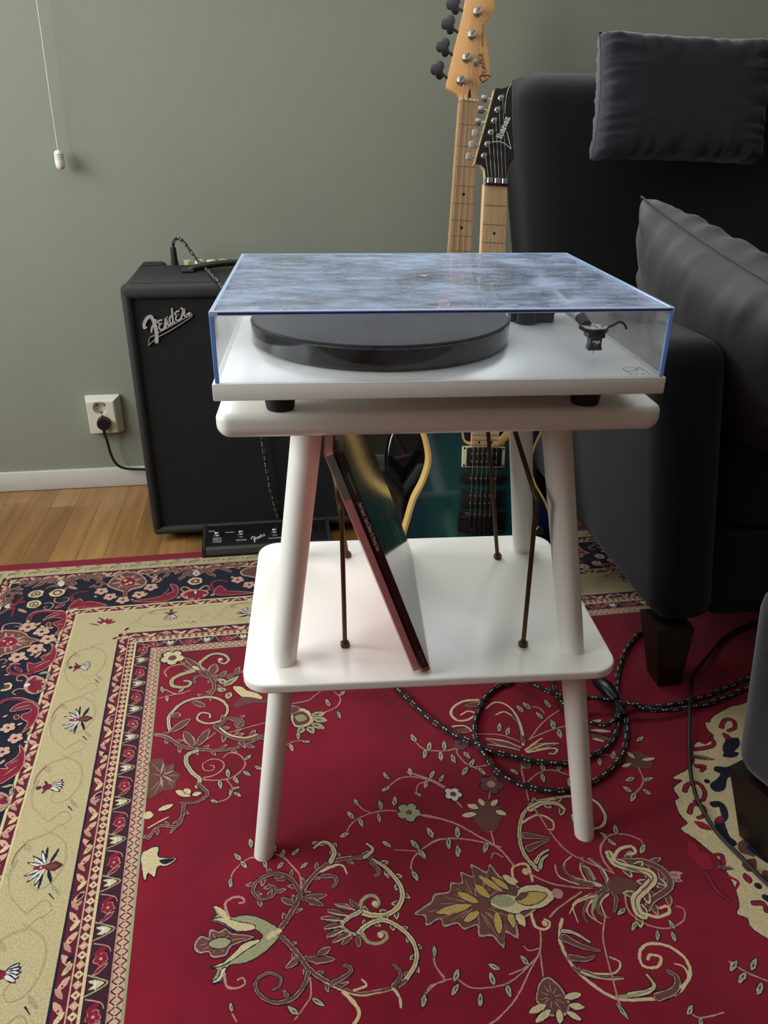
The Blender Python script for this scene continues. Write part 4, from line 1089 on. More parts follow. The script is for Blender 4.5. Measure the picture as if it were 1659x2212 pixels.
for mk, smax, sd in SIDES:
    wmap = lambda i, o: ((LO[o]-LO[i]) if sd == 'L' else (TO[o]-TO[i]))
    # lattice of dark crossed lines on the rose band
    f = mk('0', 't'); s = -.01
    while s < smax:
        ZI[0] = 40
        pstroke('K', [(s, .1), (s+.012, .95)], .0013, .0013, lambda x, y: f(x, y), 2, 0) if False else None
        for p, q_ in (((s, .12), (s+.0125, .95)), ((s+.0125, .12), (s, .95))):
            A, D = f(*p), f(*q_); pstroke('D', [A, D], .0014, .0014, None, 2, .2)
        disc('T', f(s+.00625, .53), .0016, None, 5); s += .0125
    # chain of peach diamonds
    f = mk('n', 'd'); s = -.06; i = 0
    while s < smax:
        ZI[0] = 40
        a, c, d, e = f(s, .5), f(s+.0062, .92), f(s+.0124, .5), f(s+.0062, .08); pfill('S' if i % 2 == 0 else 'T', [a, c, d, e])
        disc('B' if i % 2 else 'T', f(s+.0062, .5), .0018, None, 5); s += .0128; i += 1
    # leaf guards
    for (i0, o0, per) in (('d', 'c', .03), ('m', 'v', .026), ('w', 'x', .026)):
        f = mk(i0, o0); s = -.1 if i0 == 'd' else (-.2 if i0 == 'm' else -.36); i = 0; hw_ = wmap(i0, o0)
        while s < smax:
            ZI[0] = 40
            leaf('S', f(s, .12 if i % 2 else .88), f(s+per*.62, .8 if i % 2 else .2), hw_*.42); leaf('P' if i % 2 else 'T', f(s+per*.45, .9 if i % 2 else .1), f(s+per*.95, .35 if i % 2 else .65), hw_*.34)
            if i0 == 'd' and i % 3 == 0: leaf('K', f(s+per*.1, .15), f(s+per*.4, .55), hw_*.3); leaf('O', f(s+per*.5, .2), f(s+per*.8, .5), hw_*.25)
            disc('E', f(s+per*.4, .5), .0018, None, 5); s += per; i += 1
    # narrow navy guard: red blossoms between cream chevrons
    f = mk('t', 'n'); s = -.045; i = 0
    while s < smax:
        ZI[0] = 40
        z1 = f(s, .5)
        rosette('E', f(s+.03, .5), .0085, 5, None, 'P', 'S'); leaf('E', f(s+.012, .25), f(s+.024, .8), .007); leaf('P', f(s+.036, .2), f(s+.052, .75), .007); leaf('E', f(s+.038, .25), f(s+.05, .7), .0045)
        pstroke('P', [f(s+.008, .85), f(s+.014, .3), f(s+.022, .15)], .0018, .0012, None, 3, .1)
        leaf('T', f(s+.062, .25), f(s+.058, .85), .006); leaf('T', f(s+.062, .25), f(s+.068, .8), .006); leaf('W', f(s+.056, .6), f(s+.07, .55), .004); pstroke('O', [f(s+.05, .9), f(s+.056, .45), f(s+.062, .12), f(s+.07, .45), f(s+.076, .9)], .002, .002, None, 3, .1)
        s += .072; i += 1
    # broad cream band: tonal scrolls, alternating small and spiky blossoms
    f = mk('c', 'm'); s = .022 if sd == 'L' else .014; i = 0; per = .1535 if sd == 'L' else .170
    W_ = wmap('c', 'm')
    while s < smax:
        ZI[0] = 40
        for pts, k, w0 in (([(s-.055, .55), (s-.035, .25), (s-.005, .18), (s+.022, .3), (s+.03, .5), (s+.018, .6), (s+.008, .52)], 'g', .0045), ([(s-.05, .5), (s-.04, .8), (s-.01, .92), (s+.03, .85), (s+.06, .55)], 'g', .0055),
                           ([(s+.06, .55), (s+.045, .35), (s+.058, .22), (s+.068, .35)], 'O', .003), ([(s-.05, .5), (s-.062, .35), (s-.05, .25)], 'O', .0025)):
            pstroke(k, [f(s+(p[0]-s)*per/.128, p[1]) for p in pts], w0*.7, w0*.3, None, 4, .3)
        leaf('O', f(s+.03, .3), f(s+.05, .15), .006); leaf('g', f(s-.03, .7), f(s-.05, .85), .01); leaf('O', f(s-.02, .85), f(s+.01, .95), .005)
        pstroke('K', [f(s+.045, .3), f(s+.055, .22)], .002, .001, None, 2, .1); pstroke('E', [f(s-.045, .8), f(s-.03, .9), f(s-.01, .93)], .0018, .001, None, 3, .1)
        sg = 1 if i % 2 == 0 else -1; c = (s, .66 if i % 2 == 0 else .45); R_ = lambda du, dt: f(c[0]+du, c[1]+dt)
        if i % 2 == 0:
            for a in (-.6, -.3, 0, .3, .6): e = (math.cos(a)*.2*sg, math.sin(a)*.02); leaf('K', R_(0, 0), R_(e[1]*1.15, -e[0]*1.12), .0085); leaf('W', R_(0, 0), R_(e[1], -e[0]), .0055)
            disc('M', R_(0, .04*sg), .0068, None, 8); disc('E', R_(0, .0), .004, None, 6); leaf('M', R_(-.004, .05*sg), R_(-.014, .1*sg), .004); leaf('M', R_(.004, .05*sg), R_(.014, .1*sg), .004); disc('M', R_(0, .17*sg), .0045, None, 6)
        else:
            for a in (-1, -.62, -.3, .3, .62, 1):
                e = (math.cos(a*1.25)*.27*sg, math.sin(a*1.25)*.029); leaf('K', R_(0, .02*sg), R_(e[1]*1.1, -e[0]*1.05), .0066); leaf('W', R_(0, .02*sg), R_(e[1]*.95, -e[0]*.95), .0042)
            for a in (-1, 1): leaf('K', R_(.004*a, .06*sg), R_(.03*a, .15*sg), .005); leaf('K', R_(.01*a, .0), R_(.036*a, -.02*sg), .004)
            leaf('M', R_(0, .26*sg), R_(0, -.02*sg), .016); leaf('B', R_(0, .2*sg), R_(0, .0), .009); leaf('E', R_(0, .04*sg), R_(0, -.16*sg), .008); disc('W', R_(0, -.05*sg), .002, None, 5)
        s += per; i += 1
    # broad navy band: palmettes, star flowers, red acanthus scrolls, fans
    f = mk('v', 'w'); per = .283 if sd == 'T' else .31; s0 = -.17 if sd == 'T' else .06; s = s0-0; Wn = wmap('v', 'w')
    while s < smax:
        ZI[0] = 40
        if s < (.40 if sd == 'T' else .50): s += per; continue
        g = lambda u, t: f(s+u, 1-t)                          # t from the outer edge inwards
        pts = []
        for a in range(15):
            an = math.pi*2*a/15; rr = .043*(1 if a % 2 else .72); pts.append(g(rr*math.cos(an)*1.05, .33+rr/Wn*math.sin(an)*.78))
        pfill('P', pts); pts2 = [g(.036*(1 if a % 2 else .74)*math.cos(6.2832*a/15), .33+.036*(1 if a % 2 else .74)/Wn*math.sin(6.2832*a/15)*.76) for a in range(15)]; pfill('B', pts2)
        for a in range(9):
            an = 6.2832*a/9; leaf('P', g(.018*math.cos(an), .33+.016/Wn*math.sin(an)), g(.034*math.cos(an), .33+.028/Wn*math.sin(an)), .004)
        for a in range(5): an = 6.2832*a/5; disc('E', g(.011*math.cos(an), .33+.011/Wn*math.sin(an)), .0062, None, 7)
        disc('T', g(0, .33), .005, None, 6); leaf('B', g(0, .56), g(0, .78), .012)
        for u, t in ((-.056, .6), (-.036, .8), (0, .88), (.036, .8), (.058, .57), (-.075, .78), (.078, .74)): rosette('S', g(u, t), .0125, 7, None, None, 'M')
        for m_ in (1, -1):
            G = lambda u, t: g(per/2+m_*(u-per/2), t)
            P = [G(.05, .93), G(.085, .88), G(.112, .74), G(.118, .55), G(.102, .46), G(.088, .52)]; pstroke('P', P, .021, .008); pstroke('E', P, .016, .004); pstroke('K', [P[0], P[1], P[2]], .002, .001)
            leaf('P', G(.11, .7), G(.128, .9), .012); leaf('E', G(.111, .72), G(.126, .88), .007); leaf('P', G(.1, .82), G(.094, .98), .01); leaf('E', G(.1, .83), G(.095, .95), .006)
            P = [G(per/2, .14), G(.115, .06), G(.085, .08), G(.06, .17), G(.05, .26), G(.06, .33)]; pstroke('P', P, .011, .005); pstroke('B', P, .007, .002)
            P = [G(.128, .12), G(.11, .22), G(.095, .28), G(.085, .22)]; pstroke('P', P, .006, .003); leaf('B', G(.1, .1), G(.09, .25), .009); leaf('P', G(.07, .2), G(.082, .33), .006)
            P = [G(per/2-.008, .68), G(.122, .6), G(.12, .72), G(.128, .78)]; pstroke('B', P, .005, .003)
            leaf('T', G(.127, .9), G(.135, .97), .005); disc('S', G(.075, .4), .004, None, 6); disc('P', G(.066, .93), .004, None, 6)
        G = lambda u, t: g(per/2+u, t)
        pfill('W', [G(-.009, .13), G(0, .04), G(.009, .13), G(0, .2)]); disc('T', G(0, .4), .0155, None, 8, .05); disc('B', G(0, .4), .0105, None, 8); disc('T', G(0, .4), .005, None, 6)
        for a in (-1.1, -.7, -.35, 0, .35, .7, 1.1): leaf('P', G(0, .6), G(math.sin(a)*.032, .6+math.cos(a)*.22), .0115); leaf('E', G(0, .6), G(math.sin(a)*.03, .6+math.cos(a)*.2), .008)
        for a in (-.5, 0, .5): leaf('W', G(0, .62), G(math.sin(a)*.014, .62+math.cos(a)*.1), .004)
        s += per
    # narrow cream edge: dark flecks
    f = mk('x', 'e'); s = -.36; i = 0
    while s < smax:
        ZI[0] = 40
        pstroke('K', [f(s, .4), f(s+.008, .6), f(s+.018, .55), f(s+.026, .7)], .0025, .0015, None, 3, .2); leaf('O', f(s+.005, .5), f(s+.02, .3), .004); disc('K', f(s+.036, .5), .0022, None, 5)
        leaf('S', f(s+.03, .85), f(s+.045, .95), .005); leaf('M', f(s+.01, .92), f(s+.024, .9), .004); s += .045; i += 1
# the blossom in the corner of the cream band
for a in range(5): an = .6+a*.55; leaf('E', (-.118, -.118), (-.118-.022*math.cos(an), -.118-.022*math.sin(an)), .008)
leaf('K', (-.128, -.115), (-.152, -.125), .003); leaf('K', (-.12, -.13), (-.135, -.146), .003); disc('W', (-.12, -.12), .004)
NM = dict(B='brown_pattern', T='cream_pattern', O='olive_pattern', P='rose_outline_pattern', Y='gold_pattern', W='white_pattern', R='red_pattern', K='navy_outline_pattern', S='peach_pattern', E='crimson_pattern', M='maroon_pattern', D='plum_pattern', g='tonal_scroll_pattern', G='ivory_pattern')
for k, q in PAT.items(): q.build(NM[k], PM[k], rug, smooth=0, kind='stuff', fix=False)
PHI = math.radians(-3.6)                                      # the stand is turned a little against the room
# ------------------------------------------------------------------ record stand (coordinates in the stand's own axes)
st = thing('record_stand', 'white two tier record stand with splayed round legs standing on the rug', 'side table', (.0105, .239, 0), PHI)
def plate(x0, x1, y0, y1, z0, z1, rc, rb, rt):
    q = B(); prof = [(rb*(1-math.sin(k*math.pi/12)), z0+rb*(1-math.cos(k*math.pi/12))) for k in range(7)]+[(rt*(1-math.cos(k*math.pi/12)), z1-rt+rt*math.sin(k*math.pi/12)) for k in range(7)]
    rows = []
    for ins, z in prof:
        r = max(rc-ins, .0004); row = []
        for cx, cy, a0 in ((x1-ins-r, y1-ins-r, 0), (x0+ins+r, y1-ins-r, 90), (x0+ins+r, y0+ins+r, 180), (x1-ins-r, y0+ins+r, 270)):
            for k in range(7): a = math.radians(a0+15*k); row.append(q.bm.verts.new((cx+r*math.cos(a), cy+r*math.sin(a), z)))
        rows.append(row)
    for A, D in zip(rows, rows[1:]):
        for i in range(len(A)): q.bm.faces.new((A[i], A[(i+1) % len(A)], D[(i+1) % len(A)], D[i]))
    q.bm.faces.new(rows[0][::-1]); q.bm.faces.new(rows[-1]); return q
plate(-.2322, .2512, .0462, .4318, .6410, .6700, .0165, .0145, .0085).build('tabletop', M['table_white'], st, smooth=.35)
plate(-.2305, .2560, .0506, .4276, .2995, .3130, .034, .0035, .0030).build('shelf', M['table_white'], st, smooth=.5)
ZT, ZS = .641, .313
def legxy(sx, sy, z):
    t = (z-ZT)/(ZS-ZT); return (.0128+sx*(.1474+.0446*t), .2392+sy*(.0905+.0472*t), z)
for sx, sy in ((-1, -1), (1, -1), (-1, 1), (1, 1)):
    q = B(); q.tube([legxy(sx, sy, .6425), legxy(sx, sy, ZS), legxy(sx, sy, RZ+.009), legxy(sx, sy, RZ+.0048)], lambda t: (.0188-.0072*min(t, .99)) if t < .995 else .0085, n=28, smooth=8)
    lg = q.build('leg', M['leg_white'], st, smooth=.7)
    q = B(); p = legxy(sx, sy, .3131); q.lathe([(.0163, .3131), (.0163, .3133)], (p[0], p[1], 0), 28); q.build('joint_ring', M['ink'], lg, smooth=0)
def hoop(F, Bd, K, Kb, T, lab):
    q = B(); pts = [F, tuple(Vector(F).lerp(Vector(K), .95)), K, tuple(Vector(K).lerp(Vector(T), .06)), tuple(Vector(K).lerp(Vector(T), .95)), T, tuple(Vector(T).lerp(Vector(Kb), .1)), Kb, tuple(Vector(Kb).lerp(Vector(Bd), .1)), Bd]
    q.tube(pts, .0031, n=10, smooth=1); h = q.build('divider_rod', M['brass_dark'], st)
    for P in (F, Bd):
        q = B(); q.cyl((P[0], P[1], .3131), (P[0], P[1], .3195), .0066, .0066, 6); q.cyl((P[0], P[1], .3195), (P[0], P[1], .322), .0045, .004, 10); q.build('nut', M['brass_dark'], h, smooth=.3)
hoop((-.0982, .128, .3135), (-.0859, .3711, .3135), (-.0997, .128, .5186), (-.107, .371, .47), (-.122, .25, .612), 0)
hoop((.1412, .1123, .3135), (.1567, .3506, .3135), (.1392, .1123, .53), (.1225, .3506, .56), (.1145, .23, .632), 0)
# ------------------------------------------------------------------ turntable
tt = thing('turntable', 'white turntable under a dusty clear lid on top of the record stand', 'turntable', (0, .18, .670), PHI)
q = B(); q.box(-.2243, .2243, 0, .361, .7000, .7174, r=.0012, seg=2); pl = q.build('plinth', M['plinth_white'], tt)
for fx, fy in ((-.164, .066), (.167, .066), (0, .305)):
    q = B(); q.lathe([(.0142, .6701), (.0150, .672), (.0160, .679), (.0200, .698), (.0200, .6999)], (fx, fy, 0), 28); q.build('foot', M['black_matt'], tt, smooth=.5)
PX, PY = -.0495, .178
q = B(); q.lathe([(.1475, .7195), (.1493, .7212), (.1493, .7408), (.1482, .742)], (PX, PY, 0), 96); pt = q.build('platter', M['gloss_black'], tt, smooth=.5)
q = B(); q.lathe([(.1468, .7421), (.1472, .7432), (.1466, .7447), (.10, .7449), (.05, .7449)], (PX, PY, 0), 96); q.build('felt_mat', M['felt'], pt, smooth=.5)
q = B(); q.lathe([(.0036, .7449), (.0036, .752), (.002, .7545)], (PX, PY, 0), 14); q.build('spindle', M['steel'], pt)
q = B(); q.lathe([(.055, .7174), (.055, .7194)], (PX, PY, 0), 40); q.build('subplatter', M['black'], tt, smooth=.4)
# tone arm
def inset2(P, d): c = sum((Vector(p) for p in P), Vector((0, 0)))/len(P); return [tuple(Vector(p)+(c-Vector(p)).normalized()*d) for p in P]
q = B(); q.box(.1300, .1770, .242, .285, .7174, .7305, r=.002, seg=2); q.lathe([(.0135, .7174), (.0135, .742), (.012, .744)], (.1415, .243, 0), 24); q.box(.1225, .131, .25, .27, .7174, .729, r=.001, seg=1)
q.box(.1700, .1772, .240, .25, .7290, .7345, r=.001, seg=1); tb = q.build('arm_base', M['black'], tt)
q = B(); q.lathe([(.011, .7305), (.011, .753), (.009, .756)], (.1665, .268, 0), 24); q.build('arm_pivot', M['gloss_black'], tb)
q = B(); q.tube([(.1700, .318, .7638), (.1665, .26, .7615), (.1612, .135, .7570), (.1622, .094, .7552)], lambda t: .0074-.0010*t, n=18); ta = q.build('tone_arm', M['silver_tube'], tt)
q = B(); q.cyl((.1620, .096, .7552), (.1632, .0800, .7512), .0068, .0058, 20); q.build('arm_collar', M['gloss_black'], ta, smooth=.5)
q = B(); q.cyl((.1703, .314, .7638), (.1715, .338, .7638), .0165, .0165, 32); q.build('counterweight', M['black_matt'], ta)
hs = [(.1570, .0845), (.1600, .0880), (.1760, .0840), (.1835, .0770), (.1840, .0690), (.1785, .0610), (.1660, .0595), (.1585, .0655)]
q = B(); q.prism(hs, .7470, .7505); hd = q.build('headshell', M['gloss_black'], ta, smooth=.4)
q = B(); q.prism(inset2(hs, .0006), .7505, .7520, bev=.0005); q.build('headshell_bright_top', M['silver_tube'], hd, smooth=.4)  # silver layer paints the bright reflection on top of the black headshell
for hx, hy in ((.1640, .0725), (.1775, .0705)): q = B(); q.lathe([(.0021, .752), (.0021, .7531)], (hx, hy, 0), 12); q.build('screw', M['chrome'], hd)
q = B(); 
for hy in (.0675, .0725, .0775): q.lathe([(.0016, .752), (.0016, .7522)], (.1708, hy, 0), 10)
q.build('slots', M['ink'], hd)
q = B(); q.tube([(.1830, .0735, .7495), (.1905, .0735, .7530), (.1960, .073, .7560), (.2010, .072, .7545), (.2045, .071, .7490)], lambda t: .0016-.0003*t, n=8); q.build('finger_lift', M['black'], hd)
q = B(); q.box(.1615, .1800, .0640, .0800, .7410, .7470, r=.0006, seg=1); q.box(.1650, .1775, .0650, .0770, .7290, .7412, r=.0006, seg=1); q.box(.1638, .1788, .0662, .0760, .7275, .7315, r=.0005, seg=1); ca = q.build('cartridge', M['black'], hd)
q = B(); q.cyl((.1712, .069, .7275), (.1705, .0685, .7238), .0006, .0003, 6); q.build('stylus', M['steel'], ca)
text('rega', .0050, M['white_ink'], hd, Matrix.Translation((.1712, .0648, .7375)) @ Matrix.Rotation(math.pi/2, 4, 'X'), 'lettering', bold=.00012)
text('CARBON', .0021, M['grey_ink'], hd, Matrix.Translation((.1712, .0648, .7340)) @ Matrix.Rotation(math.pi/2, 4, 'X'), 'lettering')
text('PRO', .0021, M['grey_ink'], hd, Matrix.Translation((.1712, .0648, .7322)) @ Matrix.Rotation(math.pi/2, 4, 'X'), 'lettering')
q = B(); pz = lambda x, y: Vector((x, y, .7176))
strip(q, [(.1917, .0156), (.1907, .0285), (.1921, .0338), (.1957, .0369), (.2016, .0370), (.2044, .0333), (.2042, .0277), (.2005, .0236), (.1932, .0236)], .0008, .0008, pz, round_=False)
strip(q, [(.2042, .0277), (.2072, .0325), (.2098, .0358), (.2109, .0156)], .0008, .0008, pz, round_=False, smooth=3); q.build('printed_mark', M['grey_ink'], pl, smooth=0)
for ch, cx in zip('REGA', (.1917, .1983, .2048, .2111)): text(ch, .0034, M['grey_ink'], pl, Matrix.Translation((cx, .0120, .7176)), 'lettering', extrude=.00005)
# dust cover: five acrylic sheets glued at polished edges
LX0, LX1, LY0, LY1, LZ0, LZ1, LT = -.2213, .2213, .0008, .3615, .7176, .7860, .0042
q = B(); q.box(LX0+LT, LX1-LT, LY0+LT, LY1-LT, LZ1-LT, LZ1); lid = q.build('dust_cover', M['lid'], tt, smooth=0, label='dusty scratched clear acrylic lid')
for nm, x0, x1, y0, y1 in (('front_pane', LX0+LT, LX1-LT, LY0, LY0+.003), ('back_pane', LX0+LT, LX1-LT, LY1-.003, LY1), ('side_pane', LX0, LX0+.003, LY0+LT, LY1-LT), ('side_pane', LX1-.003, LX1, LY0+LT, LY1-LT)):
    q = B(); q.box(x0, x1, y0, y1, LZ0, LZ1-LT); q.build(nm, M['lid_flank' if nm == 'side_pane' else 'lid_side'], lid, smooth=0)
for x0, x1, y0, y1, z0 in ((LX0, LX1, LY0, LY0+LT, LZ1-LT), (LX0, LX1, LY1-LT, LY1, LZ1-LT), (LX0, LX0+LT, LY0+LT, LY1-LT, LZ1-LT), (LX1-LT, LX1, LY0+LT, LY1-LT, LZ1-LT), (LX0, LX0+LT, LY0, LY0+.003, LZ0), (LX1-LT, LX1, LY0, LY0+.003, LZ0), (LX0, LX0+LT, LY1-.003, LY1, LZ0), (LX1-LT, LX1, LY1-.003, LY1, LZ0)):
    q = B(); q.box(x0, x1, y0, y1, z0, LZ1 if z0 > LZ0 else LZ1-LT, r=.0004, seg=1); q.build('polished_edge', M['lid_edge_sky_pale'] if z0 > LZ0 else M['lid_edge_sky'], lid, smooth=0)
q = B(); q.box(LX0+.008, LX1-.002, LY0-.0002, LY0+.001, LZ1-.0030, LZ1-.0012); q.build('edge_reflection_line', mat('deep_blue_edge_reflection', (38, 48, 118), .15, coat=.5), lid, smooth=0)  # dark line among the front edge's reflections, painted as a strip
q = B(); q.box(-.0085, .0080, .1775, .1915, LZ1, LZ1+.0003); lb = q.build('maker_label', M['ink_black'], lid, smooth=0)
q2 = B()
for x0, x1, y0, y1 in ((-.0085, .0080, .1775, .1786), (-.0085, .0080, .1904, .1915), (-.0085, -.0078, .1775, .1915), (.0073, .0080, .1775, .1915)): q2.box(x0, x1, y0, y1, LZ1+.0003, LZ1+.0004)
q2.build('label_border', M['grey_ink'], lid, smooth=0)
text('rega', .0072, M['white_ink'], lid, Matrix.Translation((-.0003, .1848, LZ1+.0004)), 'lettering', extrude=.00005, bold=.0001)
for hx in (-.12, .12):
    q = B(); q.box(hx-.018, hx+.018, .361, .368, .704, .73, r=.002, seg=1); q.build('hinge', M['black'], tt)
# ------------------------------------------------------------------ two records leaning in the rack
def record(name, label, base, th, mats, printed):
    ang = math.atan2(.109, .310); e2 = Vector((-math.sin(ang), 0, math.cos(ang))); e1 = Vector((.030, 1, 0)).normalized(); n = e1.cross(e2).normalized(); n = n if n.x > 0 else -n
    t = thing(name, label, 'record', base, PHI, group=None); o = Vector(base); S = .315
    def slab(q, u0, u1, v0, v1, w0, w1, mi=0):
        P = lambda u, v, w: tuple(o+e1*u+e2*v+n*w); q.hexa([P(u0, v0, w0), P(u1, v0, w0), P(u1, v0, w1), P(u0, v0, w1)], [P(u0, v1, w0), P(u1, v1, w0), P(u1, v1, w1), P(u0, v1, w1)], mi)
    q = B(); slab(q, .003, .003+S, .004, .004+S, -th, 0); q.build('sleeve', mats[0], t, smooth=0)
    if printed:
        q = B(); slab(q, .0032, .003+S, .004, .004+S, 0, .0003); q.build('front_cover', M['cover'], t, smooth=0)
        q = B(); slab(q, .17, .25, .05, .31, .0003, .0006); q.build('cover_lettering', M['scrawl'], t, smooth=0)
        q = B(); slab(q, .25, .275, .22, .30, .0003, .0006); q.build('cover_flash', M['red_print'], t, smooth=0)
        q = B(); slab(q, .0024, .003, .268, .296, -.0048, -.0034); q.build('spine_rule', M['grey_ink'], t, smooth=0)
        P = lambda u, v, w: o+e1*u+e2*v+n*w
        text('Dark Funeral - Teach Children To Worship Satan', .0066, M['white_ink'], t, frame3(P(.0026, .224, -th*.5), -e2, n), 'spine_lettering', sx=.5, extrude=.0001)
        text('BLOD-134 LP', .0052, M['grey_ink'], t, frame3(P(.0026, .024, -th*.5), -e2, n), 'spine_lettering', sx=.8, extrude=.0001)
        q = B(); slab(q, .0022, .0032, .004, .009, -th, 0); q.build('corner_wear', M['red_print'], t, smooth=0)
    else:
        q = B(); slab(q, .0024, .0032, .262, .004+S, -th, 0); q.build('spine_end', M['pearl'], t, smooth=0)
    q = B(); slab(q, 0, S+.006, .0006, S+.009, .0008, .0012); slab(q, 0, S+.006, .0006, S+.009, -th-.0012, -th-.0008); slab(q, -.0003, 0, .0006, S+.009, -th-.0012, .0012); slab(q, 0, S+.006, S+.009, S+.0092, -th-.0012, .0012)
    q.build('clear_outer_sleeve', M['sleeve_clear'], t, smooth=0); return t
M['pearl'] = mat('grey_spine', (120, 118, 120), .4)
record('record', 'black spined vinyl record in clear sleeve leaning rightmost on the shelf', (.0085, .0575, .3170), .0085, (M['black_spine'],), True)
record('record', 'rose pink spined vinyl record in clear sleeve leaning behind the black one', (-.0034, .0580, .3170), .0085, (M['pink_spine'],), False)
# ------------------------------------------------------------------ bass amplifier
am = thing('bass_amplifier', 'black combo amplifier with silver script badge standing by the green wall', 'amplifier', (-.228, 1.22, 0))
X0, X1, Y0, Y1, Z0, Z1 = -.482, .028, 1.062, 1.400, .022, .628
q = B(); q.box(X0, X1, Y0, Y1-.062, Z0, Z1, r=.016, seg=3); q.box(X0, X0+.066, Y1-.10, Y1, Z0, Z1, r=.014, seg=3); q.box(X1-.066, X1, Y1-.10, Y1, Z0, Z1, r=.014, seg=3); q.box(X0+.02, X1-.02, Y1-.1, Y1-.004, Z0+.01, Z1-.030)
cb = q.build('cabinet', M['tolex'], am, smooth=.6)
# front rim stands proud of the grille
q = B(); rw = .022
for x0, x1, z0, z1 in ((X0, X1, Z1-.030, Z1), (X0, X1, Z0, Z0+rw), (X0, X0+rw, Z0+.01, Z1-.01), (X1-rw, X1, Z0+.01, Z1-.01)): q.box(x0, x1, Y0-.012, Y0+.03, z0, z1, r=.010, seg=3)
q.build('front_rim', M['tolex'], am, smooth=.6)
q = B(); q.box(X0+.02, X1-.02, Y0-.003, Y0+.01, Z0+.02, Z1-.028); q.build('grille_cloth', M['grille'], am, smooth=0)
q = B()
for i_, (w0, w1, fl) in enumerate(LOGO):
    pts = [(fl[i]/1000, fl[i+1]/1000) for i in range(0, len(fl), 2)]
    P = [p.to_2d() for p in crom([(x, z, 0) for x, z in pts], 7)]; n_ = len(P); yf = 1.0555-i_*.00004; rows = []
    for i, p in enumerate(P):
        d = (P[min(i+1, n_-1)]-P[max(i-1, 0)]).normalized(); h = (w0+(w1-w0)*i/(n_-1))/2000; e = Vector((-d.y, d.x))
        S = [(p, 1)]
        if i == 0: S = [(p-d*h*.85, .5), (p-d*h*.5, .85), (p, 1)]
        if i == n_-1: S = [(p, 1), (p+d*h*.5, .85), (p+d*h*.85, .5)]
        for c_, k_ in S: rows.append([q.bm.verts.new((-.4423+(c_+e*h*k_*sg).x, y_, .5052+(c_+e*h*k_*sg).y)) for sg in (1, -1) for y_ in (yf, 1.0592)])
    for A_, D_ in zip(rows, rows[1:]):
        for a_, b_ in ((0, 2), (2, 3), (3, 1), (1, 0)): q.bm.faces.new((A_[a_], A_[b_], D_[b_], D_[a_]))
    q.bm.faces.new((rows[0][0], rows[0][1], rows[0][3], rows[0][2])); q.bm.faces.new((rows[-1][0], rows[-1][2], rows[-1][3], rows[-1][1]))
bd = q.build('script_badge', M['silver'], am, smooth=0, label='silver script badge with underline')
for x, z in ((-.4142, .5525), (-.3405, .5650)): q = B(); q.ball((x, 1.0555, z), .0022, (1, .6, 1)); q.build('rivet', M['chrome'], bd)
for x in (X0+.04, X1-.04):
    for y in (Y0+.05, Y1-.05): q = B(); q.lathe([(.016, .0005), (.018, .004), (.018, .024)], (x, y, 0), 20); q.build('foot', M['black_matt'], am)
q = B(); q.box(X0+.067, X1-.067, Y1-.062, Y1-.006, Z1-.032, Z1-.022, r=.002, seg=1); cp = q.build('control_panel', M['gloss_black'], am)
for kx in (-.3635, -.3340, -.3042, -.2748, -.2450, -.2155, -.186, -.156): q = B(); q.lathe([(.0125, Z1-.022), (.0118, Z1+.0035), (.0095, Z1+.0055)], (kx, 1.366, 0), 24); q.build('knob', M['cream'], am, smooth=.5)
q = B(); q.tube([(-.348, 1.235, Z1+.002), (-.335, 1.232, Z1+.007), (-.28, 1.229, Z1+.016), (-.22, 1.227, Z1+.019), (-.16, 1.229, Z1+.016), (-.105, 1.232, Z1+.007), (-.092, 1.235, Z1+.002)], .0075, n=12); q.box(-.365, -.335, 1.205, 1.26, Z1, Z1+.006, r=.002, seg=1); q.box(-.105, -.075, 1.205, 1.26, Z1, Z1+.006, r=.002, seg=1); q.build('handle', M['black'], am)
# footswitch in front of it, and the cable that joins the two
fs = thing('footswitch', 'black pedal footswitch with chrome buttons lying in front of the amplifier', 'footswitch', (-.203, 1.0, RZ))
FX0, FX1, FY0, FY1 = -.3575, -.0480, .9455, 1.046
pr_ = [(FY0, RZ), (FY0+.002, RZ+.020), (FY0+.016, RZ+.0265), (FY1-.012, RZ+.038), (FY1, RZ+.036), (FY1, RZ)]
q = B(); q.prism([(y, z) for y, z in pr_], FX0+.008, FX1-.008, sh=lambda v: (v.z, v.x, v.y)); fb = q.build('housing', M['black'], fs, smooth=.3)
for x0, x1 in ((FX0, FX0+.008), (FX1-.008, FX1)): q = B(); q.prism([(y+(-.001 if y < 1 else .001), z+(.0015 if z > RZ else 0)) for y, z in pr_], x0, x1, sh=lambda v: (v.z, v.x, v.y)); q.build('side_cheek', M['black_matt'], fs, smooth=.3)
q = B(); q.box(FX0+.009, FX1-.009, FY0-.001, FY0+.013, RZ+.004, RZ+.0245, r=.005, seg=3); q.build('front_bar', mat('grey_bar', (62, 60, 58), .5), fs)
q = B(); q.box(FX0+.009, FX1-.009, FY1-.008, FY1+.001, RZ+.030, RZ+.0390, r=.002, seg=2); q.build('rear_bar', mat('grey_bar_rear', (58, 57, 56), .5), fs)
sl = (.0115)/(FY1-FY0-.028)
fz = lambda y: RZ+.0268+(y-FY0-.016)*sl
for bx in (-.3222, -.2644, -.1832, -.095):
    q = B(); q.lathe([(.0105, 0), (.0105, .002), (.0075, .003), (.0075, .008), (.0060, .0095)], (bx, .9985, fz(.9985)), 20); q.build('button', M['chrome'], fs, smooth=.5)
q = B()
lm = Matrix.Translation((-.2235, .972, fz(.972)+.0006)) @ Matrix.Rotation(math.atan(sl), 4, 'X')
k_ = .34
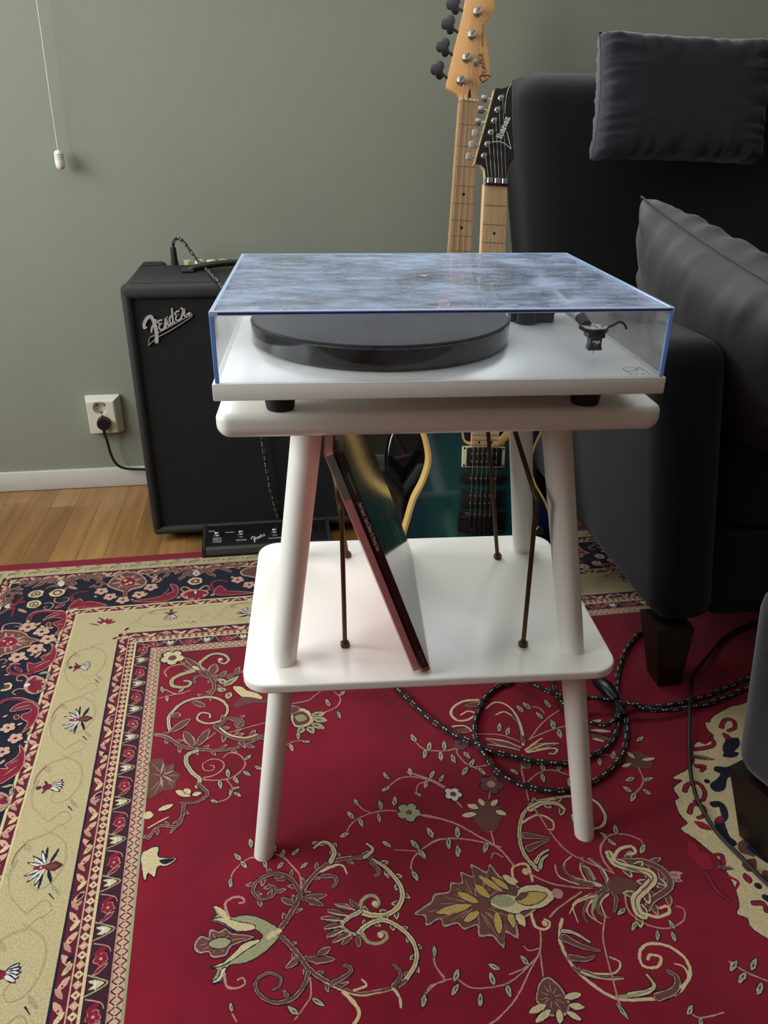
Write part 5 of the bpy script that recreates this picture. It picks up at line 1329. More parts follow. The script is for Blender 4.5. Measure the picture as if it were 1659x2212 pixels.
for w0, w1, fl in LOGO[:-4]:
    strip(q, [((fl[i]/1000-.05)*k_*1.05, (fl[i+1]/1000-.03)*k_*1.25) for i in range(0, len(fl), 2)], w0/1000*k_*.8, w1/1000*k_*.8, lambda x, y: lm @ Vector((x, y, 0)), smooth=5)
q.build('printed_script', M['white_ink'], fs, smooth=0)
for s_, x, y, z in (('PRESETS', -.3222, .983, .0042), ('EFFECTS', -.3222, .976, .0042), ('LOOPER', -.3222, .969, .0042), ('MODE', -.336, 1.013, .0042), ('FX1', -.2644, .983, .0045), ('RECORD', -.2644, .971, .0048), ('FX2', -.1832, .983, .0045), ('PLAY/STOP', -.1832, .971, .0048)):
    text(s_, z*1.35, M['white_ink'], fs, Matrix.Translation((x, y, fz(y)+.0005)) @ Matrix.Rotation(math.atan(sl), 4, 'X'), 'lettering', extrude=.0001)
q = B(); q.box(-.3035, -.281, 1.004, 1.0052, fz(1.005), fz(1.005)+.0008); q.build('printed_rule', M['white_ink'], fs, smooth=0)
jc = thing('pedal_cable', 'black braided cable with white flecks looping over the amplifier top to the pedal', 'cable', (-.393, 1.36, Z1-.022))
q = B(); q.tube([(-.3935, 1.352, .660), (-.3925, 1.352, .674), (-.387, 1.350, .684), (-.376, 1.345, .687), (-.362, 1.335, .677), (-.344, 1.310, .655), (-.326, 1.272, .640), (-.309, 1.225, .6335), (-.295, 1.16, .6330), (-.279, 1.08, .6335), (-.269, 1.045, .630), (-.258, 1.040, .60), (-.225, 1.0445, .42), (-.2016, 1.0445, .27), (-.197, 1.0445, .216), (-.189, 1.046, .142), (-.1795, 1.0500, .085), (-.1745, 1.0535, .055), (-.1745, 1.050, .0510)], .0037, n=12, fleck=(.0030, 6, 1), smooth=6)
q.build('braided_lead', [M['braid'], M['fleck']], jc)
q = B(); q.lathe([(.0095, .6062), (.0095, .628), (.0078, .640), (.0072, .662), (.0050, .668)], (-.3937, 1.352, 0), 20); q.build('jack_plug', M['black_matt'], jc)
# ------------------------------------------------------------------ wall outlet, plug, blind pull
ol = thing('wall_outlet', 'ivory double socket outlet on the green wall with one socket free', 'outlet', (-.6315, YW, .22))
ox0, ox1, oz0, oz1, ya, yb = -.6790, -.5865, .1680, .2735, YW-.008, YW-.030
q = B(); q.box(ox0, ox1, YW-.009, YW-.0002, oz0, oz1, r=.003, seg=2)
fx0, fx1, fz0, fz1 = ox0+.007, ox1-.0185, oz0+.004, oz1-.0135
O1 = [(ox0+.001, oz0+.001), (ox1-.001, oz0+.001), (ox1-.001, oz1-.001), (ox0+.001, oz1-.001)]; O2 = [(fx0, fz0), (fx1, fz0), (fx1, fz1), (fx0, fz1)]
for k in range(4):
    j = (k+1) % 4; n_ = 8
    for i in range(n_):
        t0, t1 = i/n_, (i+1)/n_; e = lambda t: (math.sin(t*math.pi/2), 1-math.cos(t*math.pi/2))
        f_ = lambda A, D, t: (A[0]+(D[0]-A[0])*t, ya+(yb-ya)*math.sin(t*math.pi/2), A[1]+(D[1]-A[1])*t)
        q.poly([f_(O1[k], O2[k], t0), f_(O1[j], O2[j], t0), f_(O1[j], O2[j], t1), f_(O1[k], O2[k], t1)])
b2 = bmesh.new()
def loop(P):
    V = [b2.verts.new(p) for p in P]
    for a, c in zip(V, V[1:]+V[:1]): b2.edges.new((a, c))
loop([(x, yb, z) for x, z in O2]); SK = [(-.6385, .2445), (-.6335, .2015)]; sr = .0190
for cx, cz in SK: loop([(cx+sr*math.cos(6.2832*i/32), yb, cz+sr*math.sin(6.2832*i/32)) for i in range(32)])
bmesh.ops.triangle_fill(b2, edges=b2.edges[:], use_beauty=True); q.add(b2)
pf = q.build('cover_plate', M['outlet'], ol, smooth=.5, fix=True)
for cx, cz in SK:
    q = B(); n_ = 32
    rows = [[(cx+r*math.cos(6.2832*i/n_), y, cz+r*math.sin(6.2832*i/n_)) for i in range(n_)] for r, y in ((sr, yb), (sr-.0012, yb+.016))]
    for i in range(n_): q.poly([rows[0][i], rows[0][(i+1) % n_], rows[1][(i+1) % n_], rows[1][i]])
    q.poly(rows[1]); sk = q.build('socket', M['outlet'], ol, smooth=.7)
    for dx in (-.0095, .0095): q = B(); q.cyl((cx+dx, yb+.0158, cz+.003), (cx+dx, yb+.0150, cz+.003), .0026, n=12); q.build('pin_hole', M['outlet_dark'], sk)
    q = B(); q.box(cx-.002, cx+.002, yb+.004, yb+.0155, cz-.0185, cz-.0160); q.build('earth_clip', M['outlet_dark'], sk, smooth=0)
q = B(); q.lathe([(.0022, 0), (.0022, .0008)], (-.6355, yb, .2228), 10, axis='Y'); q.build('screw', M['outlet_dark'], ol)
pg = thing('power_plug', 'round black plug in lower socket with cord running behind the amplifier', 'plug', (SK[1][0], yb, SK[1][1]))
q = B(); q.lathe([(.0165, -.010), (.0178, .002), (.0178, .010), (.0165, .0155), (.0090, .0165)], (SK[1][0], yb, SK[1][1]), 32, axis='Y'); q.build('plug_body', M['black'], pg, smooth=.5)
q = B(); q.tube([(-.6342, yb-.010, .194), (-.6345, yb-.011, .172), (-.6330, 1.395, .1500), (-.6286, 1.396, .1088), (-.6179, 1.398, .0773), (-.5972, 1.401, .0620), (-.5599, 1.405, .0555), (-.50, 1.410, .049), (-.46, 1.412, .046)], lambda t: .0046 if t < .12 else .0036, n=10); q.build('cord', M['cable'], pg)
bp = thing('blind_pull', 'white blind pull cord with ribbed oval weight hanging before the green wall', 'blind cord', (-.640, 1.40, .84))
q = B(); q.tube([(-.630, 1.40, 1.50), (-.6346, 1.40, 1.1824), (-.6385, 1.40, 1.0025), (-.6403, 1.40, .885), (-.6403, 1.40, .878)], .0011, n=8); q.build('pull_cord', M['cord'], bp)
q = B(); q.lathe([(.001, .8395), (.0070, .8415), (.0100, .8460), (.0108, .852), (.0108, .870), (.0098, .8770), (.0066, .8815), (.001, .8828)], (-.6403, 1.40, 0), 20); kn = q.build('pull_weight', mat('ivory_weight', (235, 228, 205), .45), bp, smooth=.8)
for z in (.8625, .8660, .8695, .873): q = B(); q.lathe([(.0109, z), (.0112, z+.0007), (.0109, z+.0014)], (-.6403, 1.40, 0), 20); q.build('rib', mat('rib_%d' % int(z*1e4), (204, 196, 172), .5), kn)
# ------------------------------------------------------------------ guitars on their stands
def smooth_loop(P, n=5):
    P = [Vector((x, y, 0)) for x, y in P]; N_ = len(P); o = []
    for i in range(N_):
        a, b_, c, d = P[i-1], P[i], P[(i+1) % N_], P[(i+2) % N_]
        for k in range(n):
            t = k/n; v = .5*((2*b_)+(c-a)*t+(2*a-5*b_+4*c-d)*t*t+(3*b_-a-3*c+d)*t*t*t); o.append((v.x, v.y))
    return o
def inset(P, d):
    A = sum(P[i-1][0]*P[i][1]-P[i][0]*P[i-1][1] for i in range(len(P))); s = 1 if A > 0 else -1; o = []
    for i in range(len(P)):
        t = (Vector(P[(i+1) % len(P)])-Vector(P[i-1])).normalized(); o.append((P[i][0]-t.y*d*s, P[i][1]+t.x*d*s))
    return o
mm = lambda L: [(x/1000, y/1000) for x, y in L]
GX, GY, GO = Vector((.9984, -.0162, -.0536)), Vector((.056, .2891, .9557)), Vector((.2507, .7059, .3634))
gt = thing('electric_guitar', 'teal burst electric guitar with black headstock on stand behind the record stand', 'guitar', frame=frame3(GO, GX, GY))
out = smooth_loop(mm([(-33, 5), (-46, 32), (-75, 78), (-108, 116), (-134, 108), (-140, 68), (-126, 23), (-117, -5), (-113, -37), (-123, -75), (-141, -113), (-154, -160), (-161, -192), (-158, -235), (-135, -285), (-90, -313), (-30, -322), (40, -318), (105, -298), (145, -255), (160, -200), (155, -160), (138, -117), (114, -78), (104, -45), (108, -5), (122, 30), (128, 68), (112, 88), (88, 70), (60, 32), (40, 8), (33, 3)]))
q = B(); q.prism(out, -.052, -.0105, 0); q.build('body_edge', M['binding'], gt, smooth=.7)
q = B(); q.prism(inset(out, .0052), -.0110, -.0094, 0); q.build('body_top', M['teal'], gt, smooth=.7)
SCL = .6647; NUT = .4985; fy = lambda k: NUT-SCL*(1-2**(-k/12))
wd = lambda y: .0288-(.0288-.0221)*(y/NUT)
q = B(); q.hexa([(-wd(-.004), -.004, -.007), (wd(-.004), -.004, -.007), (wd(NUT), NUT, -.007), (-wd(NUT), NUT, -.007)], [(-wd(-.004), -.004, 0), (wd(-.004), -.004, 0), (wd(NUT), NUT, 0), (-wd(NUT), NUT, 0)]); fbd = q.build('fretboard', M['maple'], gt, smooth=0)
q = B(); q.tube([(0, .03, -.0290), (0, .2, -.0275), (0, NUT+.005, -.0245)], lambda t: .0235-.0025*t, n=20, smooth=3); q.build('neck', M['maple'], gt) 
for k in range(1, 25):
    q = B(); q.tube([(-wd(fy(k)), fy(k), .0003), (wd(fy(k)), fy(k), .0003)], .0010, n=6, smooth=1); q.build('fret', M['brass_fret'] if 'brass_fret' in M else M['string'], fbd)
for k in (3, 5, 7, 9, 12, 15, 17, 19, 21, 24):
    for dx in ((-.013, .013) if k in (12, 24) else (0,)): q = B(); yy_ = (fy(k)+fy(k-1))/2; q.cyl((dx, yy_, 0), (dx, yy_, .0002), .0028, n=12); q.build('dot', M['black'], fbd, smooth=0)
hp = mm([(-20.8, 497.1), (-21.5, 514), (-23.5, 526.6), (-30.5, 533), (-43.8, 535), (-35, 570.2), (-21.3, 623.2), (-9.9, 671.4), (-4.3, 673.4), (3.7, 672.8), (14.9, 677.3), (22.5, 685), (24.3, 671.7), (25.6, 642.8), (29, 601.4), (33, 570.1), (36.2, 550.2), (27.6, 537), (23.5, 522.9), (22.5, 497.4)])
q = B(); q.prism(hp, -.017, -.0035); hd = q.build('headstock', M['maple'], gt, smooth=.3)
q = B(); q.prism(inset(hp, .0008), -.0036, -.0030); hf = q.build('headstock_face', mat('black_headstock', (22, 23, 23), .25, coat=.4), gt, smooth=.3)
q = B(); strip(q, mm([(-43, 536), (-35, 570.2), (-21.3, 623.2), (-9.9, 671.4)]), .0018, .0018, lambda x, y: Vector((x, y, -.0028)), round_=False); q.build('headstock_binding', M['binding'], gt, smooth=0)
q = B()
for L in ([(21.4, 683), (14.5, 667), (11.6, 646), (11.5, 628)], [(-12, 576.4), (3.7, 577.8), (15, 574.5), (27, 565.5)], [(27, 565.5), (21.9, 582), (17, 597)]): strip(q, mm(L), .0013, .0011, lambda x, y: Vector((x, y, -.0027)), round_=False)
q.build('headstock_line', M['white_ink'], gt, smooth=0)
text('Ibanez', .0175, M['white_ink'], gt, frame3((10.0/1000, .604, -.0026), (19.8, 51.6, 0), (-51.6, 19.8, 0)), 'lettering', extrude=.0001, sx=.92, bold=.0006, shear=-.15)
tun = mm([(2.3, 654.7), (-3.5, 633.7), (-9, 614), (-14.3, 592.8), (-20.2, 571.5), (-26.1, 550.1)]); pegs = mm([(-26.8, 654.8), (-32.1, 634.9), (-36.8, 612.8), (-41.2, 592.8), (-46.5, 572), (-52, 549.9)])
for i, ((tx, ty), (px_, py_)) in enumerate(zip(tun, pegs)):
    q = B(); q.lathe([(.0062, -.003), (.0058, -.0005), (.0046, .0008), (.0030, .0010), (.0028, .0075), (.0033, .0085)], (tx, ty, 0), 16); tu = q.build('tuning_post', M['chrome'], gt)
    q = B(); q.cyl((tx-.013, ty, -.012), (px_+.005, py_, -.012), .0022, n=8); q.box(px_-.0075, px_+.0055, py_-.0065, py_+.0065, -.0165, -.0075, r=.0035, seg=2); q.build('tuning_peg', M['chrome'] if i < 3 else M['peg_lit'], gt)
q = B(); q.box(-.0224, .0226, NUT-.002, NUT+.013, -.004, .0045, r=.001, seg=1); nb_ = q.build('locking_nut', M['black'], gt)
for x in (-.0135, .001, .0155): q = B(); q.box(x-.0058, x+.0058, NUT+.001, NUT+.0115, .0042, .0072, r=.001, seg=1); q.lathe([(.0026, .0072), (.0026, .0082)], (x, NUT+.006, 0), 12); q.build('clamp', M['steel'], nb_)
def humbucker(y0, y1, ring, cream):
    q = B(); q.box(-.0455, .0440, y0, y1, -.0094, -.0035, r=.002, seg=2); rg = q.build('pickup_frame', ring, gt)
    q = B(); q.box(-.0368, .0362, y0+.0025, y1-.0025, -.0040, -.0010, r=.002, seg=2); bb_ = q.build('pickup', M['black'], rg)
    for yy_ in (y0+.0125, y1-.0145):
        for i in range(6): q = B(); q.lathe([(.0021, -.001), (.0021, -.0003)], (-.0265+i*.0102, yy_, 0), 10); q.build('pole', M['string'], bb_)
    for sx_ in (-.0415, .0400):
        for yy_ in (y0+.004, y1-.004): q = B(); q.lathe([(.0022, -.0035), (.0022, -.0028)], (sx_, yy_, 0), 10); q.build('frame_screw', M['black_matt'], rg)
humbucker(-.0465, -.0035, M['pickup_cream'], 1); humbucker(-.132, -.0895, M['ring_black'], 0)
q = B(); so = []
for cx, a0 in ((.034, -90), (-.038, 90)):
    for k in range(9): a = math.radians(a0+22.5*k); so.append((cx+.0115*math.cos(a), -.0685+.0115*math.sin(a)))
q.prism(so, -.0094, -.003, bev=.001); sc_ = q.build('single_pickup', M['black'], gt)
for i in range(6): q = B(); q.lathe([(.0022, -.003), (.0022, -.0022)], (-.0265+i*.0102, -.0685, 0), 10); q.build('pole', M['string'], sc_)
q = B(); q.box(-.0480, .0500, -.1805, -.1370, -.0094, -.0040, r=.002, seg=2); br = q.build('tremolo_bridge', M['gloss_black'], gt)
for i in range(6):
    x = -.0262+i*.0104; q = B(); q.box(x-.0045, x+.0045, -.172, -.143, -.0042, .0018, r=.001, seg=1); q.box(x-.0022, x+.0022, -.202, -.170, -.004, -.0005, r=.0006, seg=1); q.build('saddle', M['steel_dark'] if 'steel_dark' in M else M['gloss_black'], br)
for i in range(6):
    xb, xn = -.0262+i*.0104, -.0175+i*.0070; r = .00062-.00006*i; tx, ty = tun[5-i]
    q = B(); q.tube([(xb, -.150, .0022), (xn, NUT+.003, .0036), (xn+.001, NUT+.012, .0018), (tx+.002, ty, .0030)], r, n=5, smooth=1); q.build('string', M['string'], gt)
for kx, ky in ((.1235, -.176), (.1120, -.228)): q = B(); q.lathe([(.010, -.0094), (.0098, .004), (.0085, .0065)], (kx, ky, 0), 20); q.build('control_knob', M['chrome'], gt)
# bass
BX, BY, BO = Vector((.9968, -.0216, -.0764)), Vector((.0794, .2724, .9589)), Vector((.3035, 1.2037, .9913))
bs = thing('bass_guitar', 'black bass guitar with long maple neck leaning on stand against the wall', 'bass guitar', frame=frame3(BO, BX, BY))
ob = smooth_loop(mm([(-34, -560), (-55, -515), (-98, -468), (-130, -466), (-147, -520), (-134, -600), (-119, -665), (-128, -720), (-142, -765), (-148, -815), (-139, -856), (-118, -893), (-80, -925), (-20, -943), (60, -940), (120, -910), (157, -850), (160, -780), (140, -710), (122, -650), (134, -600), (150, -560), (142, -525), (112, -520), (78, -565), (40, -585)]))
q = B(); q.prism(ob, -.05, -.0085, bev=.006); q.build('body', M['bass_black'], bs, smooth=.9)
SB = .868; by = lambda k: -SB*(1-2**(-k/12)); wb = lambda y: .0207+(.0311-.0207)*(-y/.60)
q = B(); q.hexa([(-wb(-.6), -.6, -.008), (wb(-.6), -.6, -.008), (wb(0), .001, -.008), (-wb(0), .001, -.008)], [(-wb(-.6), -.6, 0), (wb(-.6), -.6, 0), (wb(0), .001, 0), (-wb(0), .001, 0)]); bf = q.build('fretboard', M['maple_aged'], bs, smooth=0)
q = B(); q.tube([(0, -.6, -.0330), (0, -.3, -.0300), (0, .004, -.0265)], lambda t: .027-.0065*t, n=20, smooth=3); q.build('neck', M['maple_aged'], bs)
for k in range(1, 21): q = B(); q.tube([(-wb(by(k)), by(k), .0003), (wb(by(k)), by(k), .0003)], .0011, n=6, smooth=1); q.build('fret', M['string'], bf)
for k in (3, 5, 7, 9, 12, 15, 17, 19):
    for dx in ((-.012, .012) if k == 12 else (0,)): yy_ = (by(k)+by(k-1))/2; q = B(); q.cyl((dx, yy_, 0), (dx, yy_, .0002), .0034, n=12); q.build('dot', M['black'], bf, smooth=0)
hb = mm([(-19.9, -1.6), (-21.9, 8), (-30.3, 14.5), (-46.8, 21.5), (-53, 30), (-47, 66), (-41.1, 97.7), (-27.1, 167.8), (-21.6, 203.6), (-16, 226), (-2, 240), (18, 242), (34, 232), (42.8, 212), (45.1, 196.6), (39.6, 181.9), (29.8, 169), (25.2, 159), (27.2, 142.7), (33.4, 119.4), (40.8, 91.4), (43.6, 67.5), (43.9, 54), (29.4, 44.4), (20.8, 33.9), (18.4, 21.4), (21.1, 2.2)])
q = B(); q.prism(smooth_loop(hb, 3), -.0165, -.0035, bev=.001); q.build('headstock', M['maple_head'], bs, smooth=.5)
kpos = mm([(-45.8, 190.5), (-54.4, 149.7), (-63.1, 102.7), (-72.9, 55.1)]); post = mm([(5.5, 182.3), (-3.7, 134.8), (-13, 87.3), (-22.6, 39.5)])
for i, ((kx, ky), (tx, ty)) in enumerate(zip(kpos, post)):
    q = B(); q.lathe([(.0098, -.0035), (.0094, -.001), (.0064, .0002), (.0062, .011), (.0070, .0125), (.0066, .0138)], (tx, ty, 0), 20); po = q.build('tuning_post', M['chrome'], bs, smooth=.5)
    q = B(); q.box(tx-.0052, tx+.0052, ty-.0010, ty+.0010, .0136, .0141, sh=lambda v, tx=tx, ty=ty: (tx+(v[0]-tx)*.5-(v[1]-ty)*.87, ty+(v[0]-tx)*.87+(v[1]-ty)*.5, v[2])); q.build('slot', M['ink'], po, smooth=0)
    # clover-leaf key, seen flat on
    q = B(); cl = []
    for a in range(36):
        an = 6.2832*a/36; rr = .0095+.0075*abs(math.cos(1.5*(an-math.pi)))**.8; cl.append((kx+rr*math.cos(an)*1.02, ky+.006+rr*math.sin(an)*1.25))
    q.prism(cl, -.0135, -.0105, bev=.0008); q.cyl((kx+.008, ky, -.012), (tx-.014, ty-.001, -.012), .0030, .0036, 10); q.build('tuning_key', M['key_white'] if False else M['chrome_dark'] if 'chrome_dark' in M else M['chrome'], bs, smooth=.5)
for rx, ry in ((.0094, .081), ): q = B(); q.lathe([(.0078, -.0035), (.0078, .000), (.003, .0015)], (rx, ry, 0), 18); q.build('string_tree', M['string'], bs)
q = B(); q.prism(smooth_loop(mm([(-1, 6), (3.5, 11), (2.5, 18), (0, 27), (-3, 18), (-4.5, 11)]), 3), -.0036, -.0030); q.build('teardrop_inlay', M['ink'], bs, smooth=0)
q = B(); q.box(-.0207, .0212, -.0005, .0045, -.008, .0025, r=.0006, seg=1); q.build('nut', mat('bone', (214, 196, 156), .4), bs)
q = B(); lm = frame3((.0245, .042, -.0031), (.05, 1, 0), (-1, .05, 0)); k_ = .62
for w0, w1, fl in LOGO[:-4]: strip(q, [(fl[i]/1000*k_, (fl[i+1]/1000-.045)*k_*.72-.001) for i in range(0, len(fl), 2)], w0/1000*k_*.55, w1/1000*k_*.55, lambda x, y: lm @ Vector((x, y, 0)), smooth=5)
q.build('script_decal', M['ink'], bs, smooth=0)
text('PRECISION BASS', .0062, mat('faded_ink', (150, 104, 62), .5), bs, frame3((.0215, .138, -.0031), (-.06, 1, 0), (-1, -.06, 0)), 'lettering', extrude=.0001)
for i in range(4):
    xb, xn = -.0285+i*.019, -.0150+i*.0100; tx, ty = post[3-i]
    q = B(); q.tube([(xb, -SB, .004), (xn, .002, .0028), (tx+.006, ty, .004)], .0011-.00015*i, n=5, smooth=1); q.build('string', M['string'], bs)
q = B(); q.box(-.042, .042, -.905, -.855, -.0085, .001, r=.001, seg=1); q.build('bridge', M['chrome'], bs)
q = B(); q.box(-.058, -.002, -.735, -.707, -.0085, .000, r=.002, seg=2); q.box(.002, .058, -.765, -.737, -.0085, .000, r=.002, seg=2); q.build('pickup', M['black_matt'], bs)
# stands
def stand(label, c, arm_z, back_y, post_top, arms, legs):
    t = thing('guitar_stand', label, 'guitar stand', (c[0], back_y, 0)); x = c[0]
    q = B(); q.tube([(x, back_y, arm_z-.01), (x+(post_top[0]-x)*.5, (back_y+post_top[1])/2, (arm_z+post_top[2])/2), post_top], .0095, n=12); q.build('post', M['black'], t)
    for L in legs: q = B(); q.tube([(x, back_y, arm_z+.004), tuple(Vector((x, back_y, arm_z+.004)).lerp(Vector(L), .3)+Vector((0, 0, .002))), L], .0075, n=10); lg = q.build('leg', M['black'], t); q = B(); q.ball((L[0], L[1], L[2]+.002), .012); q.build('rubber_foot', M['black_matt'], lg)
    pre = [(x, back_y, arm_z)]
    for A in arms:
        if A == 'fork': pre = []; continue
        q = B(); q.tube(pre+A, .0125, n=12); q.ball(A[-1], .0125); q.build('cradle_arm', M['foam'], t)
M['foam'] = mat('black_foam', (24, 23, 23), .95, bump=.4, bscale=300)
stand('black guitar stand with foam cradle arms holding the black bass', (.222, 1.0), .062, 1.035, (.262, 1.155, .46), [[(.190, 1.01, .055), (.140, .94, .085), (.115, .88, .150), (.110, .870, .189), (.088, .868, .216), (.064, .866, .246)], [(.27, 1.01, .05), (.31, .94, .075), (.335, .88, .14), (.340, .870, .175)], 'fork', [(.110, .870, .186), (.133, .868, .216), (.152, .866, .248)], [(.338, .872, .17), (.32, .868, .21), (.305, .866, .238)], [(.338, .872, .17), (.36, .868, .21), (.38, .866, .238)]], [(.075, 1.014, .0105), (.37, 1.018, .0105), (.23, 1.26, .0105)])
stand('black guitar stand with foam cradle arms under the teal guitar', (.2345, .66), .030, .700, (.2585, .80, .40), [[(.17, .69, .0245), (.150, .63, .0245), (.146, .585, .030), (.145, .562, .06)], [(.30, .69, .0245), (.318, .63, .0245), (.322, .585, .030), (.323, .562, .06)]], [(.115, .62, .021), (.35, .62, .021), (.238, .835, .021)])
# ------------------------------------------------------------------ sofa, cushions, footstool
sf = thing('sofa', 'black high backed fabric sofa with flared arm on dark wooden legs', 'sofa', (1.2, .8, 0))
flare = lambda v: (v[0]-.155*(v[2]-.14), v[1], v[2])
q = B(); q.box(.492, .612, .362, 1.20, .128, .652, r=.042, seg=5, sh=flare); q.build('arm', M['sofa'], sf)
q = B(); q.box(2.06, 2.18, .362, 1.20, .128, .650, r=.034, seg=4, sh=lambda v: (v[0]+.155*(v[2]-.14), v[1], v[2])); q.build('arm', M['sofa'], sf)
def backsh(v): f_ = max(0, (v[2]-.14)); k = -.148*f_ if v[0] < 1 else .148*f_; return (v[0]+k, v[1]+.07*(f_-.5), v[2])
q = B(); q.box(.518, 2.16, 1.05, 1.30, .128, 1.046, r=.068, seg=6, sh=backsh); q.build('back', M['sofa'], sf)
q = B(); q.box(.60, 2.07, .372, 1.12, .135, .300, r=.02, seg=3); q.build('seat_base', M['sofa'], sf)
for x0, x1 in ((.598, 1.325), (1.335, 2.075)): q = B(); q.box(x0, x1, .385, 1.06, .300, .455, r=.045, seg=4); q.build('seat_cushion', M['sofa'], sf)
for lx, ly in ((.526, .388), (2.13, .388), (.56, 1.18), (2.1, 1.18)):
    q = B(); w0, w1 = .036, .0225; dx, dy = (.006 if lx < 1 else -.006), (-.018 if ly < .8 else .018)
    q.hexa([(lx+dx-w1, ly+dy-w1, RZ+.0015), (lx+dx+w1, ly+dy-w1, RZ+.0015), (lx+dx+w1, ly+dy+w1, RZ+.0015), (lx+dx-w1, ly+dy+w1, RZ+.0015)], [(lx-w0, ly-w0, .132), (lx+w0, ly-w0, .132), (lx+w0, ly+w0, .132), (lx-w0, ly+w0, .132)]); q.build('leg', M['leg_wood'], sf, smooth=0)
def cushion(name, label, m, mt, w, h, t, seed, fold=.012, ears=.05, seam=None, pw=2.2, dex=.42):
    th_ = thing(name, label, 'cushion', frame=mt); q = B(); N_ = 56
    def surf(sg):
        def fn(u, v):
            x, y = 2*u-1, 2*v-1; e = max(0, (1-abs(x)**pw))*max(0, (1-abs(y)**pw)); d = e**dex
            k = 1-ears*(1-abs(x)**2)*abs(y)**3; k2 = 1-ears*(1-abs(y)**2)*abs(x)**3
            z = sg*t/2*d; edge = (abs(x)**3+abs(y)**3)
            if d > 0:
                al = (x if abs(y) > abs(x) else y); r_ = max(abs(x), abs(y))
                wr = noise.noise(Vector((al*7+seed, r_*1.3*2, seed+sg)))*1.0+.5*noise.noise(Vector((al*16, r_*3, seed*2+sg)))
                z += sg*fold*wr*min(1, d*2.2)*(.04+1.05*r_**4)
            return Vector((x*w/2*k2, y*h/2*k, z))
        return fn
    grid_surface(q, surf(1), N_, N_); grid_surface(q, surf(-1), N_, N_); bmesh.ops.remove_doubles(q.bm, verts=q.bm.verts, dist=.0004)
    c_ = q.build('cover', m, th_, smooth=1.2)
    if seam:
        q = B(); E_ = []
        for i in range(4*30):
            s_, k = divmod(i, 30); t_ = 2*k/30-1; x, y = ((t_, -1), (1, t_), (-t_, 1), (-1, -t_))[s_]; k1 = 1-ears*(1-abs(x)**2)*abs(y)**3; k2 = 1-ears*(1-abs(y)**2)*abs(x)**3; E_.append((x*w/2*k2, y*h/2*k1, 0))
        q.tube(E_+[E_[0]], seam, n=6, smooth=1, cap=False); q.build('seam', m, th_)
    return th_
cushion('back_cushion', 'charcoal back cushion with puckered top edge resting on the sofa back', M['cushion_velvet'], frame3((.695, .985, .990), (1, 0, -.02), (0, .18, 1)), .37, .235, .115, 3.1, fold=.012, ears=.06, seam=.0006, pw=5, dex=.26)
A_ = Vector((.468, .62, .836)); e1 = Vector((.084, -.27, -.086)).normalized(); e2 = Vector((-.125, -.08, .227)); e2 = (e2-e1*e2.dot(e1)).normalized(); ctr = A_+e1*.215-e2*.205
cushion('scatter_cushion', 'wrinkled dark grey cotton cushion leaning over the sofa arm', M['cushion_satin'], frame3(ctr, e1, e2), .43, .41, .17, 8.4, fold=.013, ears=.07, seam=.0018, pw=2.6)
fo = thing('footstool', 'black fabric footstool with tapered dark leg at the right edge', 'footstool', (.60, .05, 0))
ex = Vector((.941, .339, 0)); ey = Vector((-.339, .941, 0)); c0 = Vector((.439, .030, 0))
def fmap(v): f_ = (v[2]-.13); return tuple(c0+ex*(v[0]-(.16*f_ if v[0] < .2 else -.16*f_))+ey*(v[1])+Vector((0, 0, v[2])))
q = B(); q.box(0, .50, -.55, 0, .128, .452, r=.040, seg=5, sh=fmap); q.build('seat', mat('slate_upholstery', (22, 24, 26), .95, bump=.5, bscale=500, sheen=.2), fo)
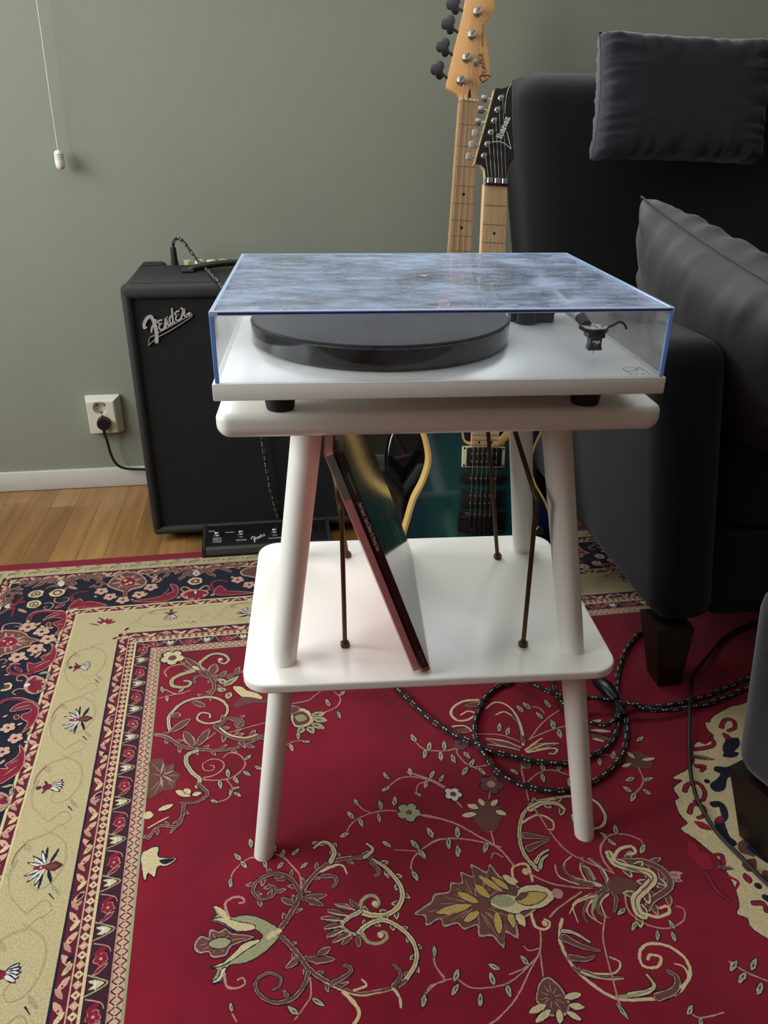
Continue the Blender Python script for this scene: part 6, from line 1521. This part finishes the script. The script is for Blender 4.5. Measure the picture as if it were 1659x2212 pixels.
for a, bb in ((.045, -.045), (.455, -.045), (.045, -.505), (.455, -.505)):
    q = B(); w0, w1 = .042, .024; fm = lambda x, y, z: tuple(c0+ex*x+ey*y+Vector((0, 0, z))); d1 = (.004 if a < .2 else -.004); d2 = (-.012 if bb > -.2 else .012)
    q.hexa([fm(a+d1-w1, bb+d2-w1, RZ+.0015), fm(a+d1+w1, bb+d2-w1, RZ+.0015), fm(a+d1+w1, bb+d2+w1, RZ+.0015), fm(a+d1-w1, bb+d2+w1, RZ+.0015)], [fm(a-w0, bb-w0, .131), fm(a+w0, bb-w0, .131), fm(a+w0, bb+w0, .131), fm(a-w0, bb+w0, .131)]); q.build('leg', M['leg_wood'], fo, smooth=0)
# ------------------------------------------------------------------ cables on the rug
def cable(name, label, P, r, m, fleck=None, n=10):
    t = thing(name, label, 'cable', tuple(P[len(P)//3][:2])+(RZ,)); q = B(); q.tube(P, r, n=n, smooth=6, fleck=fleck); q.build('lead', m, t); return t
zz_ = lambda P, z, k=99, z2=0: [(x, y, z if i < k else max(z2, z-(i-k+1)*.0045)) for i, (x, y, *_) in enumerate(P)]
cable('braided_cable', 'long black braided cable with white flecks coiled wide on the red rug', zz_(CAB_A, RZ+.0062), .0042, [M['braid'], M['fleck']], (.0030, 7, 1), 12)
cable('braided_cable', 'black braided cable curling in a small loop behind the right front stand leg', zz_(CAB_B, RZ+.0148, 10, RZ+.0062), .0040, [M['braid'], M['fleck']], (.0030, 7, 1), 12)
cable('braided_cable', 'black braided cable crossing the coil and running right under the sofa', zz_(CAB_C, RZ+.0240, 10, RZ+.0062), .0040, [M['braid'], M['fleck']], (.0030, 7, 1), 12)
cable('thin_cable', 'thin plain black cable trailing from the sofa to the right edge', [(x, y, RZ+(.0046, .0046, .0046, .006, .012, .0185, .0205, .0205, .014, .007)[i] if i < 10 else RZ+.0046) for i, (x, y, *_) in enumerate(CAB_D)], .0030, M['cable'])
tj = thing('cable_joint', 'black plastic coupling lying among the coiled cables by the sofa leg', 'connector', (.394, .322, RZ))
q = B(); q.tube([(.3870, .350, RZ+.026), (.394, .322, RZ+.030), (.401, .292, RZ+.026)], lambda t: .013-.004*abs(2*t-1)**2, n=14); q.build('shell', M['black'], tj)
q = B(); q.tube([(.4, .297, RZ+.026), (.408, .270, RZ+.012)], .006, n=10, smooth=2); q.build('strain_relief', M['black_matt'], tj)
